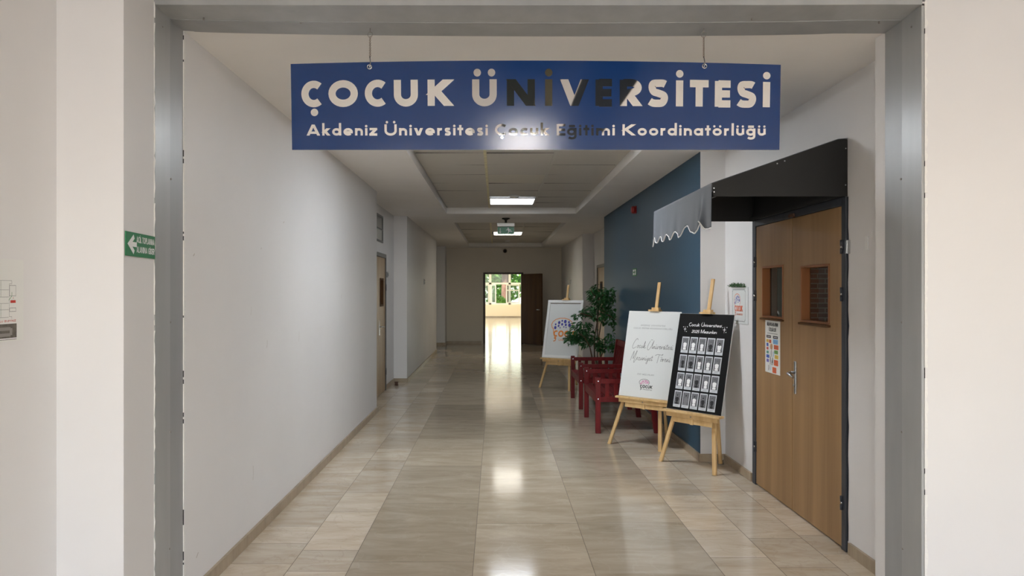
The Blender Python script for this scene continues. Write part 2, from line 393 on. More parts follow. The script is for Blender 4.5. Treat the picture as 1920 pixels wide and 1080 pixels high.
# ---------------------------------------------------------------- stroke lettering
def arc(cx, cy, rx, ry, a0, a1, n=14):
    return [(cx+rx*math.cos(math.radians(a0+(a1-a0)*i/n)), cy+ry*math.sin(math.radians(a0+(a1-a0)*i/n))) for i in range(n+1)]
XH = .66
def glyph(ch, w):
    """cap height 1; returns width, strokes, dots (x, y, r)"""
    h = w/2; S_ = []; Dd = []
    base = {'Ç':'C','Ü':'U','İ':'I','Ö':'O','Ğ':'G','Ş':'S','ç':'c','ü':'u','ö':'o','ğ':'g','ş':'s','i':'ı'}.get(ch, ch)
    W = .8
    if base == 'O': W = 1.08; S_ = [arc(W/2,.5,W/2-h,.5-h+.02,0,360,28)]
    elif base == 'C': W = .82; S_ = [arc(W*.6,.5,W*.6-h,.52-h,50,310,24)]
    elif base == 'G': W = .95; S_ = [arc(W*.55,.5,W*.55-h,.52-h,45,345,24), [(W*.52,.5),(W-.02,.5)]]
    elif base == 'U': W = .9; r = W/2-h; S_ = [[(h,1),(h,r+h)]+arc(W/2,r+h-.02,r,r,180,360,16)+[(W-h,r+h),(W-h,1)]]
    elif base == 'K': W = .95; S_ = [[(h,0),(h,1)], [(h*1.1,.42),(W-h*1.35,1.0)], [(h*2.1,.58),(W-h*1.25,0)]]
    elif base == 'N': W = 1.0; S_ = [[(h,0),(h,1)], [(h*1.1,1),(W-h*1.1,0)], [(W-h,0),(W-h,1)]]
    elif base == 'I': W = w; S_ = [[(h,0),(h,1)]]
    elif base == 'V': W = 1.05; S_ = [[(h*1.12,1),(W/2,0)], [(W-h*1.12,1),(W/2,0)]]
    elif base == 'E': W = .62; S_ = [[(h,0),(h,1)], [(h,1-h*.8),(W,1-h*.8)], [(h,.5),(W-.02,.5)], [(h,h*.8),(W,h*.8)]]
    elif base == 'F': W = .6; S_ = [[(h,0),(h,1)], [(h,1-h*.8),(W,1-h*.8)], [(h,.5),(W-.02,.5)]]
    elif base == 'L': W = .58; S_ = [[(h,0),(h,1)], [(h,h*.8),(W,h*.8)]]
    elif base == 'T': W = .72; S_ = [[(W/2,0),(W/2,1)], [(0,1-h*.8),(W,1-h*.8)]]
    elif base == 'D': W = .85; S_ = [[(h,0),(h,1)], [(h,1-h)]+arc(W*.35,.5,W*.65-h,.5-h,90,-90)+[(h,h)]]
    elif base == 'R': W = .8; S_ = [[(h,0),(h,1)], [(h,1-h*.8)]+arc(W*.5,1-.29-h*.05,W*.44-h*.7,.29-h*.75,90,-90)+[(h,.44)], [(W*.42,.44),(W-h*1.1,0)]]
    elif base == 'P': W = .72; S_ = [[(h,0),(h,1)], [(h,1-h*.8)]+arc(W*.5,.71,W*.5-h,.29-h*.7,90,-90)+[(h,.44)]]
    elif base == 'B': W = .75; S_ = [[(h,0),(h,1)], [(h,1-h)]+arc(W*.5,.74,W*.42-h,.25-h*.6,90,-90)+[(h,.51)]+arc(W*.5,.27,W*.5-h,.25-h*.5,90,-90)+[(h,h)]]
    elif base == 'A': W = 1.0; S_ = [[(h*1.12,0),(W/2,1)], [(W-h*1.12,0),(W/2,1)], [(W*.22,.26),(W*.78,.26)]]
    elif base == 'M': W = 1.15; S_ = [[(h,0),(h,1)], [(h*1.6,1),(W/2,0)], [(W/2,0),(W-h*1.6,1)], [(W-h,1),(W-h,0)]]
    elif base == 'H': W = .85; S_ = [[(h,0),(h,1)], [(W-h,0),(W-h,1)], [(h,.5),(W-h,.5)]]
    elif base == 'Y': W = .85; S_ = [[(W/2,0),(W/2,.45)], [(h,1),(W/2,.42)], [(W-h,1),(W/2,.42)]]
    elif base == 'Z': W = .8; S_ = [[(.03,1-h*.8),(W,1-h*.8)], [(W-h*.9,1-h),(h*.9,h)], [(.0,h*.8),(W,h*.8)]]
    elif base == 'S':
        W = .76; c = [(W-h*.75,.84),(W*.74,.95-h*.5),(W*.52,1.0-h*.85),(W*.28,.93-h*.5),(h*1.15,.73),(W*.3,.56),(W*.55,.49),(W*.78,.41),(W-h,.27),(W*.7,.06+h*.5),(W*.46,h*.85-.01),(W*.25,.04+h*.6),(h*.55,.19)]
        S_ = [smooth(c)]
    elif base == 'o': W = XH*1.04; S_ = [arc(W/2,XH/2,W/2-h,XH/2-h+.01,0,360,22)]
    elif base == 'c': W = XH*.85; S_ = [arc(W*.6,XH/2,W*.6-h,XH/2-h+.01,48,312,18)]
    elif base == 'e': W = XH*1.08; S_ = [[(h,XH*.46),(W-h*.3,XH*.46)], arc(W/2,XH/2,W/2-h,XH/2-h+.01,-6,318,24)]
    elif base == 'a': W = XH*1.02; S_ = [arc(W/2-h*.2,XH/2,W/2-h,XH/2-h+.01,0,360,20), [(W-h,0),(W-h,XH)]]
    elif base == 'd': W = XH*1.02; S_ = [arc(W/2-h*.2,XH/2,W/2-h,XH/2-h+.01,0,360,20), [(W-h,0),(W-h,1.13)]]
    elif base == 'b': W = XH*1.02; S_ = [arc(W/2+h*.2,XH/2,W/2-h,XH/2-h+.01,0,360,20), [(h,0),(h,1.13)]]
    elif base == 'g': W = XH*1.02; S_ = [arc(W/2-h*.2,XH/2,W/2-h,XH/2-h+.01,0,360,20), [(W-h,XH),(W-h,-.06)]+arc(W/2,-.06,W/2-h,.24-h*.4,0,-150,12)]
    elif base == 'ı': W = w; S_ = [[(h,0),(h,XH)]]
    elif base == 'l': W = w; S_ = [[(h,0),(h,1.13)]]
    elif base == 'k': W = .62; S_ = [[(h,0),(h,1.13)], [(h,.26),(W-h*1.3,XH)], [(h*1.9,.42),(W-h*1.2,0)]]
    elif base == 'n': W = XH*.92; r = W/2-h; S_ = [[(h,0),(h,XH)], arc(W/2,XH-r-h,r,r,180,0,12)+[(W-h,0)]]
    elif base == 'm': W = XH*1.5; r = (W-w)/4; S_ = [[(h,0),(h,XH)], arc(h+r,XH-r-h,r,r,180,0,10)+[(h+2*r,0)], arc(h+3*r,XH-r-h,r,r,180,0,10)+[(W-h,0)]]
    elif base == 'u': W = XH*.92; r = W/2-h; S_ = [[(h,XH)]+arc(W/2,r+h,r,r,180,360,12)+[(W-h,XH)], [(W-h,XH),(W-h,0 if w < .2 else h)]]
    elif base == 'r': W = XH*.62; S_ = [[(h,0),(h,XH)], arc(W*.75,XH-.3,W*.75-h,.3-h,170,75,8)]
    elif base == 't': W = XH*.6; S_ = [[(W/2,0),(W/2,.92)], [(0,XH-h*.8),(W,XH-h*.8)]]
    elif base == 'v': W = XH; S_ = [[(h*1.12,XH),(W/2,0)], [(W-h*1.12,XH),(W/2,0)]]
    elif base == 'y': W = XH; S_ = [[(h*1.1,XH),(W/2,0)], [(W-h*1.1,XH),(W*.3,-.3)]]
    elif base == 'z': W = XH*.85; S_ = [[(.02,XH-h*.8),(W,XH-h*.8)], [(W-h,XH-h),(h,h)], [(.0,h*.8),(W,h*.8)]]
    elif base == 's':
        W = XH*.72; c = [(W-h*.8,.86*XH),(W*.6,XH-h*.8),(W*.3,XH*.93-h*.5),(h*1.1,.72*XH),(W*.35,.57*XH),(W*.68,.44*XH),(W-h,.27*XH),(W*.66,.06*XH+h*.5),(W*.38,h*.8),(h*.5,.18*XH)]
        S_ = [smooth(c)]
    elif base == '0': W = .62; S_ = [arc(W/2,.5,W/2-h,.5-h,0,360,20)]
    elif base == '2': W = .62; S_ = [arc(W/2,.7,W/2-h,.3-h*.7,170,-40,12)+[(h,h)], [(0,h*.8),(W,h*.8)]]
    elif base == '5': W = .62; S_ = [[(W-.04,1-h*.8),(h*1.4,1-h*.8),(h,.52)]+arc(W*.45,.32,W*.55-h,.32-h*.8,110,-140,12)]
    elif base == '.': W = w; Dd = [(h, h, h)]
    elif base == ' ': W = .38
    dr = w*.52
    if ch in 'İ': Dd.append((W/2, 1+w*.28+dr*1.15, dr))
    if ch in 'i': Dd.append((W/2, XH+w*.3+dr, dr*1.05))
    if ch in 'ÜÖ': Dd += [(W*.22, 1+w*.28+dr*1.15, dr), (W*.78, 1+w*.28+dr*1.15, dr)]
    if ch in 'üö': Dd += [(W*.2, XH+w*.3+dr, dr*.95), (W*.8, XH+w*.3+dr, dr*.95)]
    if ch in 'Ğ': S_.append([(W*.3, 1+w*.8), (W*.7, 1+w*.8)])
    if ch in 'ğ': S_.append([(W*.2, XH+w*.75), (W*.8, XH+w*.75)])
    if ch in 'ÇŞ': Dd.append((W*.62, -w*.2-dr*1.1, dr))
    if ch in 'çş': Dd.append((W*.55, -w*.2-dr, dr))
    return W, S_, Dd
def smooth(c, n=4):
    out = []
    for i in range(len(c)-1):
        p0 = c[max(i-1,0)]; p1 = c[i]; p2 = c[i+1]; p3 = c[min(i+2,len(c)-1)]
        for k in range(n):
            t = k/n
            out.append(tuple(.5*((2*p1[j])+(-p0[j]+p2[j])*t+(2*p0[j]-5*p1[j]+4*p2[j]-p3[j])*t*t+(-p0[j]+3*p1[j]-3*p2[j]+p3[j])*t**3) for j in (0,1)))
    out.append(c[-1]); return out
def text_width(txt, w, gap):
    return sum(glyph(c, w)[0]+gap for c in txt)-gap
def text(mb, F, txt, x, y, cap, w, gap=.12, width=None, e=.001, m=0, t=0, shear=0, center=False, fits=None, bigcap=1.0, each=None):
    """letters from (x, y) on the baseline; width fits the whole line; fits = list of (x0, x1) per letter"""
    tw = text_width(txt, w, gap); sx = cap if width is None else width/tw
    if center: x -= tw*sx/2
    cx = 0; k = 0; idx = 0
    for ch in txt:
        if each: mb = MB()
        W, st, dots = glyph(ch, w)
        if fits and ch != ' ':
            x0, x1 = fits[idx]; idx += 1; ox = x0; lsx = (x1-x0)/W
        else: ox = x+cx*sx; lsx = sx
        bc = bigcap if ch.isupper() else 1.0
        for p in st:
            k += 1
            closed = len(p) > 8 and math.hypot(p[0][0]-p[-1][0], p[0][1]-p[-1][1]) < 1e-6
            q = [(ox+a*lsx+shear*b*cap*bc, y+b*cap*bc) for a, b in p]
            if len(p) == 2 and abs(p[0][0]-p[1][0]) > .01 and abs(p[0][1]-p[1][1]) > .01:
                dx, dy = q[1][0]-q[0][0], q[1][1]-q[0][1]; hw = w*(cap+lsx)/4*math.hypot(dx, dy)/abs(dy)
                if q[0][1] < q[1][1]: q = q[::-1]
                ee = e+k%9*.00004
                pl = [(q[0][0]-hw, q[0][1]), (q[1][0]-hw, q[1][1]), (q[1][0]+hw, q[1][1]), (q[0][0]+hw, q[0][1])]
                if t: mb.prism([F.p(a, b, ee-t) for a, b in pl], F.n, t, m)
                else: mb.add([F.p(a, b, ee) for a, b in pl], [(0,1,2,3)], m)
                continue
            if abs(lsx/cap-1) < .45: mb.stroke(F, q, w*cap*(1 if abs(bc-1) < .01 else 1), e+k%9*.00004, m, t, closed)
            else: mb.stroke(F, q, w*(cap+lsx)/2, e+k%9*.00004, m, t, closed)
        for (a, b, r) in dots:
            k += 1
            mb.disc(F, ox+a*lsx+shear*b*cap*bc, y+b*cap*bc, r*cap, r*cap, e+k%9*.00004, m, 16, t)
        if each and ch != ' ': each(mb)
        cx += W+gap
def logo(mb, F, x, y, W, H, e, mo, mf, mt, ms=None):
    """rounded head outline filled with small figures above the word"""
    ms = mt if ms is None else ms
    pts = []
    for i in range(61):
        a = math.radians(215-i*4.3); sc = 1+.035*abs(math.sin(i*.55))
        pts.append((x+W*(.37+.36*math.cos(a)*sc), y+H*(.70+.29*math.sin(a)*sc)))
    pts = [(x+W*.10, y+H*.33)] + pts
    mb.stroke(F, pts, W*.022, e, mo)
    rnd = random.Random(3)
    for (a, b, r) in ((.14,.58,.055),(.25,.66,.04),(.14,.72,.035),(.26,.8,.055),(.36,.88,.035),(.47,.85,.06),(.37,.73,.045),(.5,.71,.045),(.6,.83,.04),(.63,.7,.06),(.31,.58,.025),(.44,.62,.025),(.52,.6,.025)):
        mb.disc(F, x+W*a, y+H*b, W*r*.8, W*r*.95, e+.0001, mf, 12)
    text(mb, F, 'ÇOCUK', x+W*.1, y+H*.19, H*.27, .25, gap=.12, width=W*.9, e=e+.0003, m=mt)
    mb.stroke(F, smooth([(x+W*.17, y+H*.20), (x+W*.15, y+H*.12), (x+W*.2, y+H*.09), (x+W*.18, y+H*.02), (x+W*.12, y+H*.0)]), W*.028, e+.0002, mt)
    text(mb, F, 'ÜNİVERSİTESİ', x+W*.3, y+H*.02, H*.075, .2, gap=.16, width=W*.68, e=e+.0003, m=ms)

# ================================================================ THE SETTING
CEIL = 2.85; TILEZ = 2.95
# ---- floor of separate stone tiles
def make_floor():
    xs = [-6.4,-5.7,-5.0,-4.3,-3.6,-2.9,-2.2,-1.87,-1.53,-1.17,-.83,-.13,.55,1.26,1.6,1.94,2.28,2.62,3.3,4.0,4.7,5.4,6.1,6.8]
    mb = MB(); tones = []; g = .004
    y0, y1 = -5.1, 48*K
    for i in range(len(xs)-1):
        a, b = xs[i], xs[i+1]; darkt = (-.84 < a < 1.2)
        rnd = random.Random(11+i); y = y0-rnd.random()*.6
        while y < y1:
            ln = 1.19 if darkt else rnd.choice((.34,.42,.5,.5,.62,.78))
            mb.add([(a+g/2,y+g/2,0),(b-g/2,y+g/2,0),(b-g/2,y+ln-g/2,0),(a+g/2,y+ln-g/2,0)], [(0,1,2,3)], 1 if darkt else 0)
            tones.append((rnd.random(), rnd.random(), rnd.random(), 1)); y += ln
    nt = len(mb.f)
    mb.add([(xs[0],y0-.6,-.0016),(xs[-1],y0-.6,-.0016),(xs[-1],y1+1,-.0016),(xs[0],y1+1,-.0016)], [(0,1,2,3)], 2); tones.append((0,0,0,1))
    mb.box((xs[0], y0-.6, -.25), (xs[-1], y1+1, -.002), 2)
    tones += [(0,0,0,1)]*6
    o = mb.build('floor', [M['light_stone'], M['dark_stone'], M['grout']], base=(0, 0, 0))
    at = o.data.color_attributes.new('tile_tone', 'FLOAT_COLOR', 'CORNER')
    k = 0
    for p, t in zip(o.data.polygons, tones):
        for li in p.loop_indices: at.data[li].color = t
    return struct(o)
make_floor()

def wbox(mb, x0, x1, z0, z1, h0, h1, m=0, fm=None): mb.box((x0, D(z0), h0), (x1, D(z1), h1), m, fm)
# ---- left wall of the corridor
mb = MB(); TOP = 3.3
wbox(mb, -2.0, -1.54, 3.95, 10.33, 0, CEIL)
wbox(mb, -2.0, -1.75, 10.33, 10.95, 0, CEIL)
wbox(mb, -2.0, -1.75, 10.95, 12.63, 2.14, 2.30); wbox(mb, -2.0, -1.75, 10.95, 12.63, 2.71, CEIL)
wbox(mb, -2.0, -1.75, 12.33, 12.63, 2.30, 2.71)
wbox(mb, -2.0, -1.75, 12.63, 13.7, 0, CEIL)
wbox(mb, -2.0, -1.525, 13.7, 20.5, 0, CEIL)
wbox(mb, -2.0, -1.75, 20.5, 23.1, 0, CEIL)
wbox(mb, -2.0, -1.47, 23.1, 23.8, 0, CEIL)
struct(mb.build('wall_left', [M['wall']]))
mb = MB(); rnd = random.Random(8); Fw = Frame((-1.5392, 0, 0), (0,1,0), (0,0,1))
for px, py, L_, w_ in ((500, 652, .05, .012), (531, 418, .012, .012), (489, 467, .012, .010), (362, 480, .014, .012), (474, 900, .09, .010), (560, 640, .08, .008), (368, 1046, .02, .015), (470, 590, .05, .006), (640, 560, .05, .01)):
    z_ = 1.54*1500/(930-px); yy = D(z_); hh = EYE-(py-545)/1500*z_
    mb.stroke(Fw, smooth([(yy, hh), (yy+.01, hh+L_*.4), (yy+.004+rnd.uniform(0,.02), hh+L_)], 4), w_*.5, 0)
struct(mb.build('wall_left_scuffs', [M['smudge']]))
# ---- right wall with the door opening and the blue stretch
mb = MB()
wbox(mb, 1.925, 2.3, 3.95, 4.06, 0, CEIL)
wbox(mb, 2.11, 2.3, 4.06, 4.80, 0, CEIL)
wbox(mb, 2.11, 2.3, 4.80, 6.55, 2.135, CEIL)
wbox(mb, 2.11, 2.3, 6.55, 7.36, 0, CEIL)
wbox(mb, 1.88, 2.3, 7.36, 13.9, 0, CEIL, 0, {'-x': 1})
wbox(mb, 2.2, 2.4, 13.9, 16.0, 0, CEIL)
wbox(mb, 2.2, 2.4, 16.0, 17.35, 2.12, CEIL)
wbox(mb, 2.2, 2.4, 17.35, 18.0, 0, CEIL)
wbox(mb, 1.95, 2.4, 18.0, 23.8, 0, CEIL)
struct(mb.build('wall_right', [M['wall'], M['blue']]))
# ---- end wall
mb = MB()
wbox(mb, -2.0, -.38, 23.8, 24.0, 0, CEIL); wbox(mb, .81, 2.4, 23.8, 24.0, 0, CEIL); wbox(mb, -.38, .81, 23.8, 24.0, 2.11, CEIL)
struct(mb.build('wall_end', [M['wall2']]))
# ---- foyer walls: pillar beside the opening, header, right part
mb = MB()
mb.prism([(-1.78, D(3.24), 0), (-1.508, D(3.24), 0), (-1.545, D(3.62), 0), (-1.56, D(3.95), 0), (-2.0, D(3.95), 0), (-2.0, D(3.24), 0)], (0,0,1), 3.05)
mb.box((-2.0, D(3.62), 2.885), (4.6, D(3.95), 3.05)); mb.box((1.942, D(3.62), 0), (4.6, D(3.95), 2.885))
struct(mb.build('wall_front', [M['wall']]))
mb = MB(); mb.box((-2.0, -5.0, 0), (-1.78, D(3.24), 3.05)); struct(mb.build('wall_foyer_left', [M['wall']]))
mb = MB(); mb.box((4.6, -5.0, 0), (4.8, D(3.95), 3.05)); struct(mb.build('wall_foyer_right', [M['wall']]))
mb = MB()
mb.box((-2.0, -5.2, 0), (4.8, -5.0, .85)); mb.box((-2.0, -5.2, 2.6), (4.8, -5.0, 3.05)); mb.box((-2.0, -5.2, .85), (-1.1, -5.0, 2.6)); mb.box((3.7, -5.2, .85), (4.8, -5.0, 2.6))
struct(mb.build('wall_foyer_rear', [M['wall']]))
wr = thing('window_1', (1.3, -5.1, .85), kind='structure')
mb = MB()
for x in (-1.1, .1, 1.3, 2.5, 3.64): mb.box((x, -5.14, .85), (x+.06, -5.06, 2.6))
mb.box((-1.1, -5.14, .85), (3.7, -5.06, .91)); mb.box((-1.1, -5.14, 2.54), (3.7, -5.06, 2.6))
mb.build('window_frame', M['winframe'], wr)
# ---- ceilings
mb = MB()
c1 = (5.0, 13.3, -.82, 1.33); c2 = (15.07, 23.2, -.79, 1.33)
def slab(x0, x1, z0, z1): wbox(mb, x0, x1, z0, z1, CEIL, CEIL+.2)
slab(-2.0, 2.4, 3.95, c1[0]); slab(-2.0, 2.4, c1[1], c2[0]); slab(-2.0, 2.4, c2[1], 24.0)
for c in (c1, c2): slab(-2.0, c[2], c[0], c[1]); slab(c[3], 2.4, c[0], c[1])
struct(mb.build('ceiling', [M['ceil']]))
def coffer(c, rows, plain=None, skip=()):
    mb = MB(); z0, z1, x0, x1 = c; n = rows; g = .004
    cols = [x0, -.11, .6, x1]; rnd = random.Random(5)
    ln = (D(z1)-D(z0))/n
    for r in range(n):
        for k in range(3):
            if (r, k) in skip: continue
            a, b = cols[k]+g, cols[k+1]-g; ya = D(z0)+r*ln+g; yb = ya+ln-2*g
            t = [TILEZ+rnd.uniform(-.003, .004) for _ in range(4)]
            mb.add([(a,ya,t[0]),(a,yb,t[1]),(b,yb,t[2]),(b,ya,t[3])], [(0,1,2,3)], 2 if plain == (r, k) else 0)
    mb.add([(x0,D(z0),TILEZ+.02),(x0,D(z1),TILEZ+.02),(x1,D(z1),TILEZ+.02),(x1,D(z0),TILEZ+.02)], [(0,1,2,3)], 1)
    mb.box((x0, D(z0), TILEZ+.03), (x1, D(z1), TILEZ+.06), 1)
    mb.box((-.125, D(z0)+.01, TILEZ-.006), (-.095, D(z1)-.01, TILEZ+.01), 4); mb.box((.585, D(z0)+.01, TILEZ-.006), (.615, D(z1)-.01, TILEZ+.01), 3)
    return mb
ROW = (D(13.3)-D(5.0))/11.0
mb = coffer(c1, 11, plain=(6, 1), skip=((2, 1), (9, 1)))
struct(mb.build('ceiling_tiles', [M['tile'], M['dark'], M['tileplain'], M['tbar'], M['tbar2']]))
mb = coffer(c2, 11, skip=((5, 1),))
struct(mb.build('ceiling_tiles', [M['tile'], M['dark'], M['tileplain'], M['tbar'], M['tbar2']]))
# foyer ceiling; unseen coloured bands added down its middle for the sign letters to reflect
mb = MB()
mb.box((-2.0, -5.2, 3.05), (-.22, D(3.95), 3.25)); mb.box((1.0, -5.2, 3.05), (4.8, D(3.95), 3.25)); mb.box((-.22, D(3.3), 3.05), (1.0, D(3.95), 3.25)); mb.box((-.22, -5.2, 3.2), (1.0, D(3.3), 3.25), 1)
struct(mb.build('ceiling_foyer', [M['ceil'], M['slat']]))
mb = MB()
for x0, x1, mm in ((-.215, .05, 3), (.055, .30, 0), (.305, .45, 1), (.455, .60, 3), (.605, .995, 2)):
    mb.box((x0, -5.0, 3.05), (x1, D(3.28), 3.075), mm)
struct(mb.build('ceiling_foyer_panels', [M['slat'], M['slat_olive'], M['slat_navy'], M['slat_beige']]))

# ---- baseboards
def bboard(name, runs, m='base', h=.07, t=.016):
    mb = MB()
    for (x0, z0, x1, z1) in runs:
        mb.box((x0, D(z0), .0005), (x1, D(z1), h))
    o = mb.build(name, [M[m]], base=(runs[0][0], D(runs[0][1]), 0))
    at = o.data.color_attributes.new('tile_tone', 'FLOAT_COLOR', 'CORNER')
    for li in range(len(o.data.loops)): at.data[li].color = (.4, .3, .7, 1)
    return struct(o)
b = .017/K
bboard('baseboard_left', [(-1.54, 3.96, -1.523, 10.33+b), (-1.75, 10.33+b, -1.733, 10.93), (-1.75, 12.68, -1.733, 13.7), (-1.75, 13.7-b, -1.508, 13.7), (-1.525, 13.7, -1.508, 20.5+b), (-1.75, 20.5+b, -1.733, 23.1), (-1.75, 23.1-b, -1.453, 23.1), (-1.47, 23.1, -1.453, 23.8)])
bboard('baseboard_right', [(2.093, 4.06, 2.11, 4.76), (2.093, 6.58, 2.11, 7.36), (1.863, 7.36-b, 2.11, 7.36), (1.863, 7.36, 1.88, 13.9), (2.183, 13.9+b, 2.2, 15.95), (2.183, 17.4, 2.2, 18.0), (1.933, 18-b, 2.2, 18.0), (1.933, 18.0, 1.95, 23.8)])
bboard('baseboard_end', [(-1.45, 23.8-b, -.43, 23.8), (.86, 23.8-b, 1.93, 23.8)])
bboard('baseboard_foyer', [(-1.78, -4.9/K, -1.763, 3.22), (-1.78, 3.24-b, -1.5, 3.24), (1.97, 3.62-b, 4.6, 3.62)])

# ---- grey metal cladding in the opening
def clad_side(name, xf, xb, sgn):
    mb = MB(); zs = [3.615, 3.787, 3.95]
    xm = xf+(xb-xf)*.5
    for i in range(2):
        xa, xc = (xf, xm) if i == 0 else (xm - sgn*.003, xb)
        mb.prism([(xa, D(zs[i]), 0.001), (xc, D(zs[i+1]), 0.001), (xc-sgn*.012, D(zs[i+1]), 0.001), (xa-sgn*.012, D(zs[i]), 0.001)], (0,0,1), 2.858-.005*i, i)
    o = struct(mb.build(name, [M['clad'], M['clad2']]))
    s = MB()
    for (zz, h) in ((3.79, .9), (3.79, 1.42), (3.80, 2.1), (3.70, 2.79), (3.78, .35)):
        s.tube([(xm+sgn*.002, D(zz), h), (xm-sgn*.004, D(zz), h)], .005, 8)
    s.build('screw', M['steel'], o)
    return o
clad_side('trim_1', -1.5405, -1.5445, 1)
clad_side('trim_2', 1.9225, 1.921, -1)
mb = MB()
N = 40
def soff(t, z): # underside height along the header
    return (2.862 if z == 0 else (2.857 if z == 1 else 2.853)) - (.0035 if z == 0 else .012 + .004*z)*math.sin(PI*min(1, t*1.08))**.6 - (.0 if z == 0 else .006*z*t)
for zi in range(2):
    vs = []; fs = []
    for i in range(N+1):
        t = i/N; x = -1.545+t*(1.925+1.545)
        for q in (zi, zi+1):
            zz = (3.612, 3.787, 3.955)[q]
            hh = soff(t, q) - (.002 if zi == 1 and q == 1 else 0)
            vs += [(x, D(zz), hh), (x, D(zz), hh+.012 + (.02 if zi == 0 and q == 0 else 0))]
    for i in range(N):
        a = i*4; c = a+4
        fs += [(a, a+2, c+2, c), (a+1, c+1, c+3, a+3), (a, c, c+1, a+1), (a+2, a+3, c+3, c+2)]
    mb.add(vs, fs, zi)
hd = struct(mb.build('trim_3', [M['clad'], M['clad2']]))
s = MB()
for px, py in ((382, 42), (564, 45), (845, 45), (1130, 52), (1128, 47), (1410, 42), (1648, 46)):
    z = 3.80 if py > 44 else 3.75
    x = (px-930)/1500*z; s.tube([(x, D(z), 2.849), (x, D(z), 2.838)], .0045, 8)
s.build('screw', M['steel'], hd)
# ragged plaster joints along the cladding
def caulk(name, x, z, h0, h1, n, side, seed, wd=.010):
    mb = MB(); rnd = random.Random(seed); pts = []
    for i in range(n+1):
        h = h0+(h1-h0)*i/n; pts.append((h, wd*(.5+.9*rnd.random())))
    for i in range(n):
        (ha, wa), (hb, wb) = pts[i], pts[i+1]; gap = rnd.random() < .05
        m = 1 if gap else 0; xx = x
        yy = D(z)
        mb.prism([(xx, yy, ha), (xx+side*(wa if not gap else .003), yy, ha), (xx+side*(wb if not gap else .003), yy, hb), (xx, yy, hb)], (0, -1, 0), .0035 if not gap else .001, m)
    return struct(mb.build(name, [M['caulk'], M['dark']]))
caulk('trim_4', -1.5475, 3.6145, 0, 2.875, 120, 1, 1, .007)
caulk('trim_5', 1.9365, 3.6175, 0, 2.875, 120, 1, 2, .012)
mb = MB(); rnd = random.Random(4)
for i in range(260):       # back edge of the left cladding: flaked plaster
    h = 2.83*i/260; w2 = .004+.011*rnd.random(); gap = noise.noise(Vector((i*.11, 2, 5))) > .22 and rnd.random() < .8
    mb.box((-1.5445, D(3.95)-.003, h), (-1.5395 if not gap else -1.541, D(3.95)+w2, h+2.83/260), 1 if gap else 0)
struct(mb.build('trim_6', [M['caulk'], M['dark']]))
mb = MB()
for i in range(90):
    x = -1.545+i*(3.49/90); w2 = .004+.008*rnd.random()
    mb.box((x, D(3.62)-.003, 2.868), (x+3.49/90, D(3.62)-.0005, 2.872+w2), 0)
struct(mb.build('trim_7', [M['caulk']]))

# ================================================================ CEILING LAMPS
def ceiling_lamp(cx, z0, z1, half, zt, m, label, name='ceiling_light', group=None, fr=.012):
    t = thing(name, (cx, (D(z0)+D(z1))/2, zt-.03), label, 'ceiling light', group)
    f = MB(); y0, y1 = D(z0), D(z1); x0, x1 = cx-half, cx+half
    f.box((x0,y0,zt-.02),(x1,y0+fr,zt)); f.box((x0,y1-fr,zt-.02),(x1,y1,zt)); f.box((x0,y0+fr,zt-.02),(x0+fr,y1-fr,zt)); f.box((x1-fr,y0+fr,zt-.02),(x1,y1-fr,zt))
    f.build('frame', M['white'], t)
    d = MB(); d.box((x0+fr,y0+fr,zt-.016),(x1-fr,y1-fr,zt-.006)); d.build('diffuser', m, t)
    return t
ceiling_lamp(.245, 5.0+2*ROW/K+.05, 5.0+3*ROW/K-.05, .33, TILEZ, M['lamp0'], 'square white ceiling light behind the hanging blue sign')
ceiling_lamp(.245, 11.85, 12.62, .34, TILEZ, M['lamp'], 'nearer lit square ceiling light in the tiled ceiling recess')
ceiling_lamp(.28, 18.6, 19.6, .34, TILEZ, M['lamp2'], 'farther lit ceiling light behind the green exit sign')
ceiling_lamp(.26, -.34, .12, .22, 3.048, M['lampspot'], 'square ceiling light in the dark slatted foyer ceiling')
for (x, z, n) in ((-1.0, -1.9, 'left'), (2.4, -1.9, 'right'), (3.5, -4.2, 'rear right'), (-1.0, -4.2, 'rear left')):  # unseen lamps added to light the foyer, clear of the sign's reflection
    ceiling_lamp(x, z, z+.7, .32, 3.05, M['lampf'], 'square ceiling light on the white foyer ceiling, ' + n)
# smoke detectors
def detector(x, z, h, r, label):
    t = thing('smoke_detector', (x, D(z), h), label, 'smoke detector')
    a = MB(); a.tube([(x, D(z), h), (x, D(z), h-.012)], r, 20); a.build('base', M['white'], t)
    a = MB(); a.tube([(x, D(z), h-.012), (x, D(z), h-.03), (x, D(z), h-.036)], [r*.75, r*.68, r*.4], 20); a.build('sensor', M['white'], t)
detector(.265, 11.58, TILEZ-.004, .09, 'round flat white detector beside the nearer ceiling light')
detector(.30, 21.9, TILEZ-.004, .09, 'small round white detector near the end wall ceiling recess')
t = thing('wall_sensor', (.27, D(23.8)-.05, 2.70), 'small dark sensor high on the end wall above the open door', 'sensor')
a = MB(); a.tube([(.27, D(23.8)-.0005, 2.75), (.27, D(23.8)-.03, 2.75)], .06, 16); a.build('housing', M['rubber'], t)
a = MB(); a.tube([(.27, D(23.8)-.03, 2.75), (.27, D(23.8)-.06, 2.745)], [.045, .025], 16); a.build('lens', M['black'], t)

